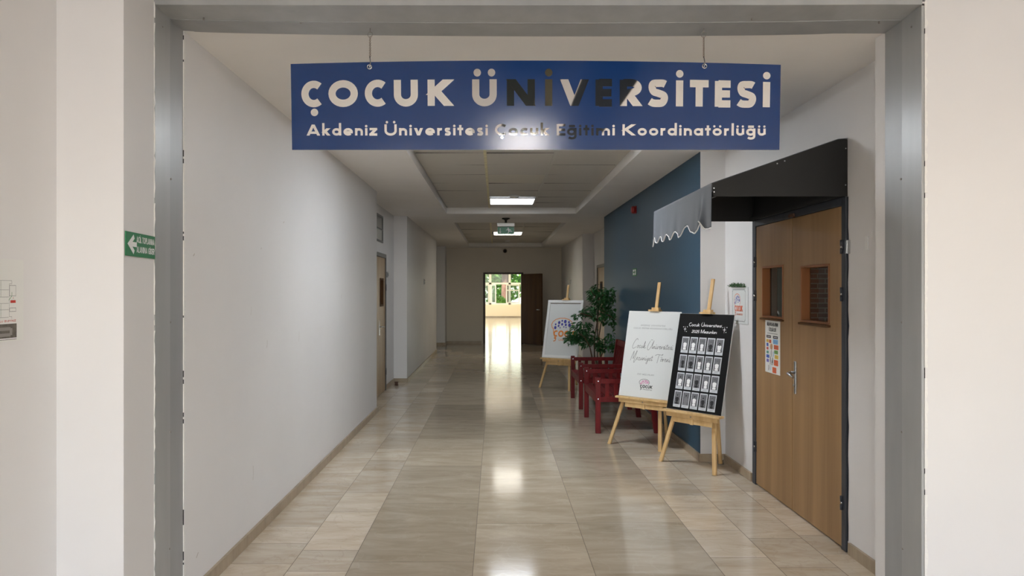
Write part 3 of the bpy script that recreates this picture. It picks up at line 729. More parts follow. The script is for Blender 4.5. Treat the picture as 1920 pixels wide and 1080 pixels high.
# ================================================================ MAIN HANGING SIGN
def hanging_sign():
    z = 3.86; q = z/1500; y = D(z)
    x0, x1 = (545-930)*q, (1464-930)*q; zb, zt = EYE+264*q, EYE+425*q
    W = x1-x0; H = zt-zb
    F = Frame((x0, y, zb), (1,0,0), (0,0,1))
    def warp(a, b2):
        s_ = a/W; k = b2/H
        return a + (.5-s_)*.014*(1-k), b2 + .0185*(1-(2*s_-1)**2)*max(0, k)**1.4 - (.004*s_)*k
    F.warp = warp
    t = thing('hanging_sign', ((x0+x1)/2, y, zb), 'long blue glossy board with mirrored letters hanging on chains in the opening', 'sign')
    mb = MB(); n = 48
    vs = []; fs = []
    for i in range(n+1):
        a = W*i/n
        vs += [F.p(a, 0, 0), F.p(a, H, 0), F.p(a, 0, -.008), F.p(a, H, -.008)]
    for i in range(n):
        a = i*4; c = a+4
        mb_f = [(a, c, c+1, a+1), (a+2, a+3, c+3, c+2), (a, a+2, c+2, c), (a+1, c+1, c+3, a+3)]
        fs += mb_f
    mb.add(vs, fs, 0)
    for j in range(len(mb.f)): mb.m[j] = (0, 1, 1, 1)[j % 4]
    mb.add([F.p(0,0,0),F.p(0,H,0),F.p(0,H,-.008),F.p(0,0,-.008)], [(0,1,2,3)], 1); mb.add([F.p(W,0,0),F.p(W,H,0),F.p(W,H,-.008),F.p(W,0,-.008)], [(3,2,1,0)], 1)
    mb.build('board', [M['signblue'], M['signedge']], t)
    def X(v, off): return ((off+v/4)-545)*q
    fits = [(X(a,520), X(b_,520)) for a, b_ in ((178,333),(378,605),(653,815),(870,1055),(1122,1325),(1457,1648),(1717,1935))] + \
           [(X(a,1000), X(b_,1000)) for a, b_ in ((85,145),(197,420),(465,590),(645,818),(858,1012),(1070,1125),(1175,1315),(1362,1480),(1527,1672),(1723,1777))]
    mb = MB()
    text(mb, F, 'ÇOCUK ÜNİVERSİTESİ', 0, (281-201)*q, 47.5*q, .285, e=.0035, t=.003, fits=fits, each=lambda g: g.build('headline_letter', M['mirror'], t))
    base = (281-254.5)*q; cap = 20.5*q
    for wd, a, b_ in (('Akdeniz', 572.5, 706), ('Üniversitesi', 719, 915), ('Çocuk', 927, 1030), ('Eğitimi', 1043, 1154), ('Koordinatörlüğü', 1167, 1438)):
        text(mb, F, wd, (a-545)*q, base, cap, .215, gap=.11, width=(b_-a)*q, e=.0025, t=.002, each=lambda g: g.build('subtitle_letter', M['mirror'], t))
    # eyelets in the board
    for px, py in ((693, 126), (1320.5, 124.5)):
        mb = MB(); c = Vector(((px-930)*q, y-.004, EYE+(545-py)*q)); mb.ring(c, (0,1,0), .010, .0035, 20)
        mb.build('eyelet', M['chrome'], t)
    for px, pb in ((694, 120), (1319.5, 119)):
        x = (px-930)*q; hz = 2.842
        ch = thing('hanging_chain', (x, y, EYE+(545-pb)*q), 'thin metal chain holding up the %s end of the blue hanging sign' % ('left' if px < 900 else 'right'), 'chain', 'chains of the hanging sign')
        mb = MB(); mb.tube([(x, y, hz+.012), (x, y, hz-.02), (x+.003, y, hz-.028)], .0022, 6); mb.build('hook', M['steel'], ch)
        mb = MB(); mb.ring((x, y, hz-.036), (.35, 1, 0), .0125, .0014, 22); mb.build('ring', M['steel'], ch)
        mb = MB(); top = hz-.048; bot = EYE+(545-108)*q; n = 16; L = (top-bot)/n
        for i in range(n):
            zc = top-(i+.5)*L; nr = Vector((1, .4, 0)) if i % 2 else Vector((.4, -1, 0)); nr.normalize(); sd = nr.cross(Vector((0,0,1)))
            pts = [Vector((x, y, zc)) + sd*.0038*math.cos(a) + Vector((0,0,1))*L*.68*math.sin(a) for a in [2*PI*k/10 for k in range(11)]]
            mb.tube(pts, .0011, 5, caps=False)
        mb.build('links', M['chain'], ch)
        mb = MB(); bz = EYE+(545-pb)*q
        mb.tube([(x-.001, y-.004, bot+.004), (x+.003, y-.006, bz+.004), (x, y-.012, bz-.016), (x-.002, y-.008, bz-.022)], .0026, 8); mb.build('snap_hook', M['chrome'], ch)
hanging_sign()

# ================================================================ WALL SIGNS IN THE FOYER
def green_arrow_sign():
    a = Vector((-1.508-.032*.02, D(3.25), 0)); bb = Vector((-1.5435, D(3.609), 0)); u = (bb-a).normalized(); W = (bb-a).length
    F = Frame((a.x, a.y, 1.713), u, (0,0,1)); H = .1
    F.o = F.o + F.n*.0012
    t = thing('direction_sign', F.p(W/2, 0, 0), 'green plastic sign with white left arrow and white capitals beside the metal frame', 'sign')
    mb = MB(); mb.rect(F, 0, 0, W, H, .004, 0, .0035); mb.build('plate', M['exitgreen'], t)
    mb = MB(); s_ = W/.34
    cx = .012
    mb.stroke(F, [(cx+.075*s_, .083), (cx+.022*s_, .05), (cx+.075*s_, .017)], .020, .0045, 0)
    mb.stroke(F, [(cx+.03*s_, .05), (cx+.105*s_, .05)], .020, .0046, 0)
    mb.build('arrow', M['inkwhite'], t)
    mb = MB()
    text(mb, F, 'ACİL TOPLANMA', .115*s_, .060, .026, .19, gap=.17, width=.215*s_, e=.0045)
    text(mb, F, 'ALANINA GİDER', .115*s_, .018, .026, .19, gap=.17, width=.215*s_, e=.0045)
    mb.build('lettering', M['inkwhite'], t)
green_arrow_sign()
def evacuation_plan():
    W, H = .42, .30; y1 = D(3.007)
    F = Frame((-1.7785, y1-W, 1.385), (0,1,0), (0,0,1))
    t = thing('evacuation_plan', (-1.7785, y1-W/2, 1.385), 'white laminated evacuation plan with floor drawing and aerial photo on foyer wall', 'poster')
    mb = MB(); mb.rect(F, 0, 0, W, H, .002, 0, .0015); mb.build('sheet', M['paper'], t)
    mb = MB(); e = .0024; ln = .0012
    for a, c, b2, d in ((.02,.222,.335,.222),(.02,.188,.335,.188),(.02,.162,.335,.162),(.02,.139,.335,.139),(.02,.116,.335,.116),(.02,.088,.335,.088)):
        mb.stroke(F, [(a,c),(b2,d)], ln, e, 0)
    for i in range(9):
        x = .02+i*.034; mb.stroke(F, [(x,.162),(x,.222)], ln, e+.0001, 0); mb.stroke(F, [(x,.088),(x,.139)], ln, e+.0001, 0)
    mb.stroke(F, [(.335,.222),(.352,.222),(.352,.21),(.338,.21),(.338,.09),(.352,.09),(.352,.082)], ln, e, 0)
    mb.rect(F, .339, .165, .376, .205, e+.0001, 0); mb.rect(F, .3405, .1665, .3745, .2035, e+.0002, 6)
    mb.rect(F, .339, .108, .376, .122, e+.0001, 0); mb.rect(F, .3405, .1095, .3745, .1205, e+.0002, 6)
    mb.stroke(F, [(.19,.151),(.28,.151)], .003, e+.0001, 2); mb.stroke(F, [(.335,.15),(.352,.165),(.352,.18)], .002, e+.0003, 2)
    mb.rect(F, .344, .140, .374, .150, e+.0003, 1); mb.rect(F, .17, .128, .2, .137, e+.0003, 1); mb.disc(F, .225, .143, .003, .003, e+.0003, 1, 3); mb.disc(F, .36, .158, .003, .003, e+.0003, 1, 3)
    text(mb, F, 'ACİL DURUMDA BU YOLU İZLEYİNİZ', .12, .071, .007, .2, gap=.2, width=.255, e=e, m=1)
    mb.rect(F, .225, .006, .38, .064, e, 3)
    mb.rect(F, .24, .040, .345, .052, e+.0002, 5); mb.rect(F, .24, .018, .345, .030, e+.0002, 5); mb.rect(F, .34, .022, .355, .048, e+.0001, 5)
    mb.rect(F, .225, .008, .38, .012, e+.0002, 4)
    mb.rect(F, .02, .02, .2, .022, e, 0); mb.rect(F, .02, .03, .19, .032, e, 0); mb.rect(F, .02, .04, .2, .042, e, 1); mb.rect(F, .02, .25, .4, .252, e, 6)
    mb.build('print', [M['inkgrey'], M['inkred'], M['inkgreen'], M['aerial'], M['inkwhite'], M['steel'], M['paper']], t)
evacuation_plan()

# ================================================================ RIGHT DOUBLE DOOR
def right_door():
    X = 2.11; zn, zf, zm = 4.865, 6.47, 5.69          # leaf span and meeting line
    t = thing('door_1', (X, D((zn+zf)/2), 0), 'double wooden door with two small windows under the black awning', kind='structure')
    mb = MB()
    mb.box((X-.012, D(4.80), 0), (X+.12, D(zn)-.004, 2.135)); mb.box((X-.012, D(zf)+.004, 0), (X+.12, D(6.55), 2.135)); mb.box((X-.012, D(zn)-.004, 2.088), (X+.12, D(zf)+.004, 2.135))
    mb.build('door_frame', M['frame'], t, bevel=.003)
    mb = MB(); rnd = random.Random(9)       # uneven painted edge beside the frame
    pts = [(4.80-.012-.018*noise.noise(Vector((i*.7, 3, 1))), .07+i*.086) for i in range(25)]
    for i in range(24):
        (za, ha), (zb_, hb) = pts[i], pts[i+1]
        mb.prism([(X-.0006, D(4.82), ha), (X-.0006, D(za), ha), (X-.0006, D(zb_), hb), (X-.0006, D(4.82), hb)], (-1,0,0), .0006)
    mb.build('painted_margin', M['frame'], t)
    def leaf(a, b_, w0, w1, h0, h1):
        y0, y1, wa, wb = D(a), D(b_), D(w0), D(w1)
        mb = MB(); x0, x1 = X-.004, X+.04
        mb.box((x0,y0,.012),(x1,y1,h0)); mb.box((x0,y0,h1),(x1,y1,2.084)); mb.box((x0,y0,h0),(x1,wa,h1)); mb.box((x0,wb,h0),(x1,y1,h1))
        l = mb.build('door_leaf', M['door'], t)
        mb = MB(); f = .022                # deep wooden lining round the pane
        x0, x1 = X-.010, X+.056
        mb.box((x0,wa-.006,h0-.006),(x1,wb+.006,h0+f*.4)); mb.box((x0,wa-.006,h1-f*.4),(x1,wb+.006,h1+.006)); mb.box((x0,wa-.006,h0+f*.4),(x1,wa+f*.4,h1-f*.4)); mb.box((x0,wb-f*.4,h0+f*.4),(x1,wb+.006,h1-f*.4))
        mb.build('window_lining', M['reveal'], l, bevel=.002)
        mb = MB(); mb.box((X+.050,wa+f*.4,h0+f*.4),(X+.054,wb-f*.4,h1-f*.4)); mb.build('pane', M['glassdark'], l)
        mb = MB(); mb.box((X-.022,wa-.02,h0-.022),(X-.004,wb+.02,h0-.008)); mb.build('sill', M['doordark'], l, bevel=.002)
        return l
    near = leaf(zn, zm-.004, 5.056, 5.514, 1.36, 1.735)
    far = leaf(zm+.004, zf, 5.87, 6.317, 1.365, 1.755)
    def hinge(z, h, leafo, s_):
        mb = MB(); x = X-.018
        mb.tube([(x, D(z), h-.042), (x, D(z), h-.010)], .009, 12, 0); mb.tube([(x, D(z), h+.010), (x, D(z), h+.042)], .009, 12, 0)
        mb.tube([(x, D(z), h-.010), (x, D(z), h+.010)], .007, 12, 1)
        mb.box((X-.016, D(z)-.010, h-.042), (X-.003, D(z)+.010, h+.042), 0)
        mb.build('hinge', [M['frame'], M['chrome']], leafo)
    for h in (1.835, 1.548, .285): hinge(4.845, h, near, 1)
    for h in (1.80, 1.53, .31): hinge(6.475, h, far, -1)
    # lever handle on its long plate
    hz = 1.0; y = D(5.615)
    mb = MB(); mb.box((X-.014, y-.016, .845), (X-.004, y+.016, 1.075)); mb.build('handle_plate', M['chrome'], near, bevel=.003)
    mb = MB(); mb.tube([(X-.012, y, .995), (X-.052, y, .995), (X-.064, y-.006, .993), (X-.070, y-.02, .990), (X-.070, y-.115, .975)], .009, 12); mb.build('lever', M['chrome'], near)
    mb = MB(); mb.tube([(X-.013, y, .905), (X-.024, y, .905)], .009, 12); mb.build('lock_cylinder', M['steel'], near)
    mb = MB(); c = D(5.66)
    mb.box((X-.026, c-.04, 2.092), (X-.012, c+.04, 2.112)); mb.tube([(X-.03, c-.045, 2.088), (X-.014, c-.045, 2.088)], .007, 8); mb.tube([(X-.03, c+.03, 2.094), (X-.014, c+.03, 2.094)], .006, 8)
    mb.build('door_catch', M['rubber'], t)
    # small plates on the wall
    mb = MB(); mb.box((X-.022, D(4.775)-.012, 1.79), (X-.0004, D(4.775)+.014, 1.872)); mb.build('strike_plate', M['chrome'], t, bevel=.002)
    return t
right_door()
mb = MB(); mb.box((2.098, D(4.535)-.012, 1.80), (2.1098, D(4.535)+.016, 1.880))
tag(mb.build('wall_plate', M['white'], bevel=.002), 'narrow white plastic plate on the wall right of the door', 'wall plate')
# poster on the far door leaf
def door_poster():
    X = 2.11-.0045
    ya, yb = D(6.25), D(5.925); W = ya-yb; H = .415
    F = Frame((X, ya, .94), (0,-1,0), (0,0,1))
    t = thing('door_poster', (X, (ya+yb)/2, .94), 'white poster with coloured speech boxes taped below the door window', 'poster')
    mb = MB(); mb.rect(F, 0, 0, W, H, .0018, 0, .0012); mb.build('sheet', M['paper'], t)
    mb = MB(); e = .0022; s_ = W/.30
    text(mb, F, 'BİLİM İNSANLARININ', W/2, H-.055, .026, .22, gap=.16, width=W*.74, e=e, m=0, center=True)
    text(mb, F, 'ÖZELLİKLERİ', W/2, H-.095, .026, .22, gap=.16, width=W*.48, e=e, m=0, center=True)
    mb.rect(F, W*.14, H-.114, W*.84, H-.110, e, 1)
    mb.rect(F, W*.09, H-.148, W*.40, H-.128, e, 0); mb.rect(F, W*.54, H-.148, W*.86, H-.128, e, 0)
    mb.rect(F, W*.14, H-.140, W*.35, H-.136, e+.0002, 2); mb.rect(F, W*.59, H-.140, W*.81, H-.136, e+.0002, 2)
    def bub(x0, y0, x1, y1, c):
        F2x0, F2x1 = W*x0, W*x1; ya_, yb_ = H*(1-y1), H*(1-y0); r = .004
        mb.add([F.p(F2x0+r, ya_, e), F.p(F2x1-r, ya_, e), F.p(F2x1, ya_+r, e), F.p(F2x1, yb_-r, e), F.p(F2x1-r, yb_, e), F.p(F2x0+r, yb_, e), F.p(F2x0, yb_-r, e), F.p(F2x0, ya_+r, e)], [range(8)], c)
        for k in (.35, .6): mb.rect(F, F2x0+W*.03, ya_+(yb_-ya_)*k, F2x1-W*.03, ya_+(yb_-ya_)*k+.0012, e+.0002, 1)
    for a in ((.08,.385,.25,.44,3),(.27,.385,.42,.45,9),(.09,.455,.23,.515,4),(.09,.53,.23,.58,10),(.09,.60,.25,.65,7),(.08,.67,.29,.73,4),(.09,.75,.26,.81,8),
              (.54,.37,.87,.455,5),(.6,.47,.9,.55,9),(.62,.565,.87,.63,6),(.65,.65,.89,.72,3),(.6,.74,.88,.845,9),(.5,.88,.76,.985,9)): bub(*a)
    # drawing of a bearded person in a white coat among smaller figures
    mb.disc(F, W*.43, H*.49, W*.085, H*.055, e, 11, 14); mb.disc(F, W*.43, H*.455, W*.07, H*.02, e+.0002, 11, 12)
    mb.stroke(F, [(W*.43,H*.43),(W*.43,H*.3)], .010, e, 1); mb.stroke(F, [(W*.36,H*.40),(W*.34,H*.22)], .004, e, 1); mb.stroke(F, [(W*.5,H*.40),(W*.54,H*.22)], .004, e, 1)
    for (a, c, m_) in ((.36,.2,0),(.45,.2,0),(.53,.2,0),(.25,.09,0),(.38,.1,5),(.58,.36,5),(.36,.26,0),(.5,.24,0)):
        mb.stroke(F, [(W*a,H*c+.02),(W*a+.004,H*c),(W*a-.004,H*c-.02)], .008, e+.0003, m_)
    mb.build('print', [M['ink'], M['inkgrey'], M['inkwhite'], M['c_yellow'], M['c_blue'], M['c_sky'], M['c_green'], M['c_teal'], M['c_violet'], M['c_orange'], M['c_red'], M['inkskin']], t)
    mb = MB(); mb.rect(F, -.012, H-.012, W+.012, H+.001, .0026, 0, .0006); mb.build('tape', M['paper'], t)
door_poster()
# framed logo plaque with greenery on top
def plaque():
    X = 2.1095; ya, yb = D(7.13), D(6.68); W = ya-yb; z0 = 1.285; H = .315
    F = Frame((X, ya, z0), (0,-1,0), (0,0,1))
    t = thing('logo_plaque', (X, (ya+yb)/2, z0), 'white plaque with thin black border and orange lettering on wall beside door', 'plaque')
    mb = MB(); mb.rect(F, 0, 0, W, H, .008, 0, .0078); mb.build('board', M['boardwhite'], t, bevel=.002)
    mb = MB(); e = .0086; i = .022; r = .012
    mb.stroke(F, [(i,i+r),(i+r,i+r),(i+r,i),(W-.06-r,i),(W-.06-r,i+r),(W-.06,i+r),(W-.06,H-i-r),(W-.06-r,H-i-r),(W-.06-r,H-i),(i+r,H-i),(i+r,H-i-r),(i,H-i-r)], .0035, e, 0, closed=True)
    mb.build('border', M['ink'], t)
    mb = MB(); logo(mb, F, W*.15, H*.22, W*.56, H*.60, e, 1, 0, 1); mb.build('logo', [M['inkblue'], M['inkcoral']], t)
    g = MB(); rnd = random.Random(2)
    for k in range(260):
        s_ = rnd.uniform(.02, W-.06); c = F.p(s_, H+.003+rnd.random()*.028*(1-abs(s_/W-.45)), .012+rnd.uniform(-.008, .03))
        d = Vector((rnd.uniform(-1,.2), rnd.uniform(-1,1), rnd.uniform(-.3,1))).normalized(); sd = d.orthogonal().normalized(); L = rnd.uniform(.012,.024)
        g.add([c, c+d*L*.5+sd*.004, c+d*L, c+d*L*.5-sd*.004], [(0,1,2,3)])
    g.tube([F.p(.01, H+.004, .010), F.p(W-.05, H+.004, .010)], .004, 6)
    tag(g.build('artificial_greenery', M['leafplastic']), 'small strip of artificial green leaves lying along the top of the plaque', 'artificial plant')
plaque()

# ================================================================ AWNING
def awning():
    zn, zf = 4.80, 6.55; yn, yf = D(zn), D(zf); XW = 2.1095; XF = 1.302
    zt, zm, zb = 2.482, 2.216, 2.136
    t = thing('awning', (XW, (yn+yf)/2, zb), 'black awning with grey scalloped front over the wooden double door', 'awning')
    def side(y, s_):
        mb = MB()
        poly = [(XF, y, zb+.004), (XF+.012, y, zb), (XW, y, zb), (XW, y, zt-.004), (XW-.03, y, zt), (XW-.06, y, zt-.006), (XF, y, zm)]
        mb.prism(poly, (0,1,0), .006*s_); mb.build('side_panel', M['black'], t)
    side(yn, 1); side(yf, -1)
    mb = MB(); mb.prism([(XF-.004, yn-.003, zm+.002), (XW-.06, yn-.003, zt-.002), (XW, yn-.003, zt+.003), (XW, yn-.003, zt), (XW-.06, yn-.003, zt-.005), (XF, yn-.003, zm-.001)], (0,1,0), yf-yn+.006)
    mb.build('canopy', M['fabric'], t)
    mb = MB(); mb.box((XW-.006, yn+.008, 2.137), (XW-.0005, yf-.008, zt-.02)); mb.build('back_panel', M['blackin'], t)
    mb = MB(); mb.box((XF+.006, yn+.007, zb), (XF+.026, yf-.007, zb+.02)); mb.box((XW-.03, yn+.01, zb+.004), (XW-.008, yf-.01, zb+.03))
    mb.build('frame_bar', M['blackin'], t)
    # hanging front cloth, folds and scallops
    nu, nv = 150, 16; L = yf-yn; vs = []; fs = []; edge = []
    prof = [(0,.270),(.03,.272),(.065,.268),(.10,.215),(.15,.205),(.185,.262),(.215,.275),(.25,.262),(.33,.210),(.36,.215),(.44,.268),(.47,.272),(.5,.24),(.54,.222),(.60,.268),(.63,.27),(.66,.24),(.70,.222),(.755,.268),(.78,.265),(.81,.228),(.84,.222),(.89,.265),(.915,.26),(.94,.218),(.96,.225),(1.0,.285)]
    def pl(u):
        for (a, b_), (c, d) in zip(prof, prof[1:]):
            if u <= c:
                k = (u-a)/(c-a); k = k*k*(3-2*k); return b_+(d-b_)*k
        return prof[-1][1]
    for i in range(nu+1):
        u = i/nu; ln = pl(u)
        for j in range(nv+1):
            v = j/nv; fold = v**2*(.007*math.sin(u*38+1)*(.3+.7*math.sin(u*9)**2) + .03*math.exp(-((u-.12)/.05)**2)*math.sin((u-.12)*60))
            x = XF-.008-v*.012+fold*(.9); y = yn-.004+u*(L+.008) - v*.02*math.exp(-u*12)
            z = zm+.001-ln*v
            vs.append((x, y, z))
        edge.append(Vector(vs[-1]))
    for i in range(nu):
        for j in range(nv):
            a = i*(nv+1)+j; fs.append((a, a+nv+1, a+nv+2, a+1))
    mb = MB(); mb.add(vs, fs, 0, True); o = mb.build('valance', M['fabric'], t)
    md = o.modifiers.new('thick', 'SOLIDIFY'); md.thickness = .0015
    mb = MB(); mb.tube([e_+Vector((0,0,-.002)) for e_ in edge], .0042, 6); mb.build('piping', M['white'], o)
    mb = MB(); mb.tube([(XF+.002, yn, zb+.004), (XF-.002, yf, zb+.004)], .003, 6)
    for (px, py) in ((1337.5, 353), (1337.8, 360), (1457, 306.8), (1471, 302), (1585.5, 278.5), (1585, 347)):
        p = P(px, py, zn); p.y = yn
        s_ = MB(); s_.tube([p+Vector((.003 if px < 1400 else 0, -.0035, 0)), p+Vector((.003 if px < 1400 else 0, .0002, 0))], .0042, 10); s_.build('screw', M['chrome'], t)
awning()

# ================================================================ OTHER DOORS
def left_door():
    X = -1.75; z0, z1, zm = 11.0, 12.58, 11.87
    t = thing('door_2', (X, D((z0+z1)/2), 0), 'light wooden double door with narrow windows in the left recess', kind='structure')
    mb = MB(); mb.box((X-.1, D(10.95), 0), (X+.02, D(z0), 2.14)); mb.box((X-.1, D(z1), 0), (X+.02, D(12.63), 2.14)); mb.box((X-.1, D(z0), 2.08), (X+.02, D(z1), 2.14))
    mb.build('door_frame', M['frame_grey'], t, bevel=.003)
    for a, b_, w0, w1 in ((z0+.004, zm-.005, 11.25, 11.62), (zm+.005, z1-.004, 12.02, 12.35)):
        y0, y1, wa, wb, h0, h1 = D(a), D(b_), D(w0), D(w1), 1.34, 1.75
        mb = MB(); x0, x1 = X-.04, X+.006
        mb.box((x0,y0,.01),(x1,y1,h0)); mb.box((x0,y0,h1),(x1,y1,2.076)); mb.box((x0,y0,h0),(x1,wa,h1)); mb.box((x0,wb,h0),(x1,y1,h1))
        l = mb.build('door_leaf', M['doorlight'], t)
        mb = MB(); x0, x1 = X-.07, X+.014
        mb.box((x0,wa-.01,h0-.01),(x1,wb+.01,h0+.02)); mb.box((x0,wa-.01,h1-.02),(x1,wb+.01,h1+.01)); mb.box((x0,wa-.01,h0+.02),(x1,wa+.02,h1-.02)); mb.box((x0,wb-.02,h0+.02),(x1,wb+.01,h1-.02))
        mb.build('window_lining', M['doordark'], l)
        mb = MB(); mb.box((X-.058,wa+.02,h0+.02),(X-.054,wb-.02,h1-.02)); mb.build('pane', M['glassdark'], l)
        if a > zm:
            y = D(zm+.07); mb = MB(); mb.box((X+.006,y-.015,.9),(X+.014,y+.015,1.12)); mb.tube([(X+.012,y,1.03),(X+.06,y,1.03),(X+.066,y+.02,1.03),(X+.066,y+.12,1.02)], .008, 8); mb.build('handle', M['chrome'], l)
            for h in (1.62, .3): mb = MB(); mb.tube([(X+.02, D(z1), h-.05), (X+.02, D(z1), h+.05)], .01, 8); mb.build('hinge', M['frame_grey'], l)
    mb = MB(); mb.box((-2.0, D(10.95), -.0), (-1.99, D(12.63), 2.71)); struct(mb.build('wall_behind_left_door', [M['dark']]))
    w_ = thing('window_2', (X, D(11.6), 2.30), 'grey transom window above the left door', kind='structure')
    mb = MB(); mb.box((X-.06, D(10.95), 2.30), (X+.004, D(12.33), 2.71), 0); mb.build('pane', M['vent'], w_)
    mb = MB()
    for (a, b_, c, d) in ((10.95,12.33,2.30,2.33),(10.95,12.33,2.68,2.71),(12.29,12.33,2.33,2.68),(11.6,11.63,2.33,2.68),(10.95,12.3,2.49,2.51)): mb.box((X+.004, D(a), c), (X+.012, D(b_), d))
    mb.build('window_frame', M['frame_grey'], w_)
left_door()
mb = MB(); mb.box((-1.7495, D(12.72), 1.78), (-1.725, D(12.72)+.09, 1.87)); mb.box((-1.725, D(12.72)+.02, 1.80), (-1.715, D(12.72)+.07, 1.85))
tag(mb.build('door_closer_box', M['chrome'], bevel=.003), 'small silver box on the wall beside the left door', 'box')
def far_right_door():
    X = 2.2; t = thing('door_3', (X, D(16.7), 0), 'brown door at right beyond the blue wall', kind='structure')
    mb = MB(); mb.box((X-.02, D(16.0), 0), (X+.1, D(16.08), 2.12)); mb.box((X-.02, D(17.27), 0), (X+.1, D(17.35), 2.12)); mb.box((X-.02, D(16.08), 2.06), (X+.1, D(17.27), 2.12)); mb.build('door_frame', M['frame_grey'], t)
    mb = MB(); mb.box((X-.004, D(16.09), .01), (X+.04, D(17.26), 2.055)); l = mb.build('door_leaf', M['door'], t)
    mb = MB(); mb.box((X-.012, D(16.5), 1.35), (X-.003, D(16.85), 1.76), 0); mb.box((X-.014, D(16.54), 1.39), (X-.011, D(16.81), 1.72), 1); mb.build('window_lining', [M['doordark'], M['dark']], l)
    mb = MB(); mb.box((2.39, D(16.0), 0), (2.4, D(17.35), 2.12)); struct(mb.build('wall_behind_right_door', [M['dark']]))
far_right_door()
def end_door():
    z = 23.8; y = D(z)
    t = thing('door_4', (.2, y, 0), 'brown double door at the corridor end standing open to a bright hall', kind='structure')
    mb = MB(); mb.box((-.38, y-.03, 0), (-.317, y+D(.2)+.01, 2.11)); mb.box((.745, y-.03, 0), (.81, y+D(.2)+.01, 2.11)); mb.box((-.317, y-.03, 2.06), (.745, y+D(.2)+.01, 2.11)); mb.build('door_frame', M['frame_brown'], t)
    a = Vector((.775, y-.035, 0)); b_ = Vector((1.335, D(22.93), 0)); d = (b_-a).normalized(); n = Vector((-d.y, d.x, 0))
    mb = MB(); mb.prism([a+Vector((0,0,.012)), b_+Vector((0,0,.012)), b_-n*.04+Vector((0,0,.012)), a-n*.04+Vector((0,0,.012))], (0,0,1), 2.05)
    l = mb.build('door_leaf', M['doordark'], t)
    hp = b_-d*.09+Vector((0,0,1.02)); nn = n if n.x < 0 else -n
    mb = MB(); mb.tube([hp, hp+nn*.05, hp+nn*.055-d*.02, hp+nn*.055-d*.13], .009, 8); mb.build('handle', M['chrome'], l)
end_door()

# ================================================================ EXIT SIGN AND SMALL FITTINGS
def exit_sign():
    z = 14.1; q = z/1500; y = D(z)
    xc = (948.5-930)*q
    t = thing('exit_sign', (xc, y, EYE+106*q), 'green running man exit sign hanging from the corridor ceiling', 'exit sign')
    mb = MB(); mb.tube([(xc, y, CEIL-.0005), (xc, y, CEIL-.02)], .07, 16); mb.tube([(xc, y, CEIL-.02), (xc, y, CEIL-.045), (xc, y, EYE+126.5*q)], [.05, .018, .022], 12); mb.build('ceiling_mount', M['black'], t)
    mb = MB(); mb.box((xc-.16, y-.04, EYE+119.5*q), (xc+.16, y+.04, EYE+127*q)); mb.build('housing', M['steel'], t, bevel=.008)
    W = .29; H = 13.6*q; F = Frame((xc-W/2, y-.006, EYE+106*q), (1,0,0), (0,0,1))
    mb = MB(); mb.rect(F, -.003, -.002, W+.003, H+.001, 0, 0, .006); mb.build('backing', M['white'], t)
    mb = MB(); mb.rect(F, 0, 0, W, H, .001, 0, .001); mb.build('panel', M['exitgreen'], t)
    mb = MB(); e = .0015
    mb.stroke(F, [(.045,.105),(.045,.03)], .008, e); mb.stroke(F, [(.025,.045),(.045,.02),(.065,.045)], .008, e+.0001)
    mb.build('arrow', M['inkwhite'], t); mb = MB()
    mb.disc(F, .185, .103, .012, .012, e); mb.stroke(F, [(.18,.088),(.2,.055)], .022, e); mb.stroke(F, [(.2,.058),(.225,.045),(.255,.045)], .010, e+.0001); mb.stroke(F, [(.2,.055),(.19,.03),(.18,.008)], .011, e+.0002)
    mb.stroke(F, [(.175,.085),(.155,.068),(.145,.075)], .008, e+.0001); mb.stroke(F, [(.19,.085),(.22,.078),(.235,.062)], .008, e+.0002)
    mb.build('running_figure', M['inkwhite'], t)
exit_sign()
def wall_exit_plate():
    X = 1.8795; y = D(1.88*1500/260); F = Frame((X, y+.14, 1.77), (0,-1,0), (0,0,1))
    t = thing('assembly_sign', (X, y, 1.77), 'small green and white emergency sign on the blue wall', 'sign')
    mb = MB(); mb.rect(F, 0, 0, .28, .1, .003, 0, .003); mb.build('plate', M['inkgreen'], t)
    mb = MB(); mb.rect(F, .03, .014, .25, .086, .0034, 0); mb.build('field', M['inkwhite'], t)
    mb = MB(); mb.stroke(F, [(.05,.05),(.17,.05)], .018, .0038); mb.stroke(F, [(.14,.078),(.2,.05),(.14,.022)], .016, .0039); mb.build('arrow', M['inkgreen'], t)
wall_exit_plate()
t = thing('fire_alarm', (1.8795, D(10.8), 2.60), 'red round fire alarm sounder high on the blue wall', 'fire alarm')
p = Vector((1.8795, D(10.75), 2.655))
mb = MB(); mb.box((1.865, p.y-.05, p.z-.05), (1.8795, p.y+.05, p.z+.05)); mb.build('back_box', M['alarmred'], t, bevel=.004)
mb = MB(); mb.tube([p+Vector((-.014,0,0)), p+Vector((-.05,0,0)), p+Vector((-.062,0,0))], [.052,.05,.036], 22); mb.build('sounder', M['alarmred'], t)
for (x, z, h, lab, s_) in ((-1.525, 16.9, 1.70, 'small pale thermostat on the left corridor wall', 1), (1.95, 20.8, 1.74, 'small pale thermostat on the right far corridor wall', -1)):
    t = thing('thermostat', (x, D(z), h), lab, 'thermostat', )
    mb = MB(); mb.box((x+s_*.0005, D(z)-.045, h), (x+s_*.02, D(z)+.045, h+.12)); mb.build('housing', M['boardwhite'], t, bevel=.003)
    mb = MB(); mb.box((x+s_*.02, D(z)-.025, h+.07), (x+s_*.023, D(z)+.025, h+.1)); mb.build('display', M['rubber'], t)
    mb = MB(); mb.box((x+s_*.02, D(z)-.02, h+.02), (x+s_*.024, D(z)+.02, h+.045)); mb.build('button', M['rubber'], t)
t = thing('door_stop', (2.05, D(7.24), 0), 'small metal floor door stop behind the black board easel', 'door stop')
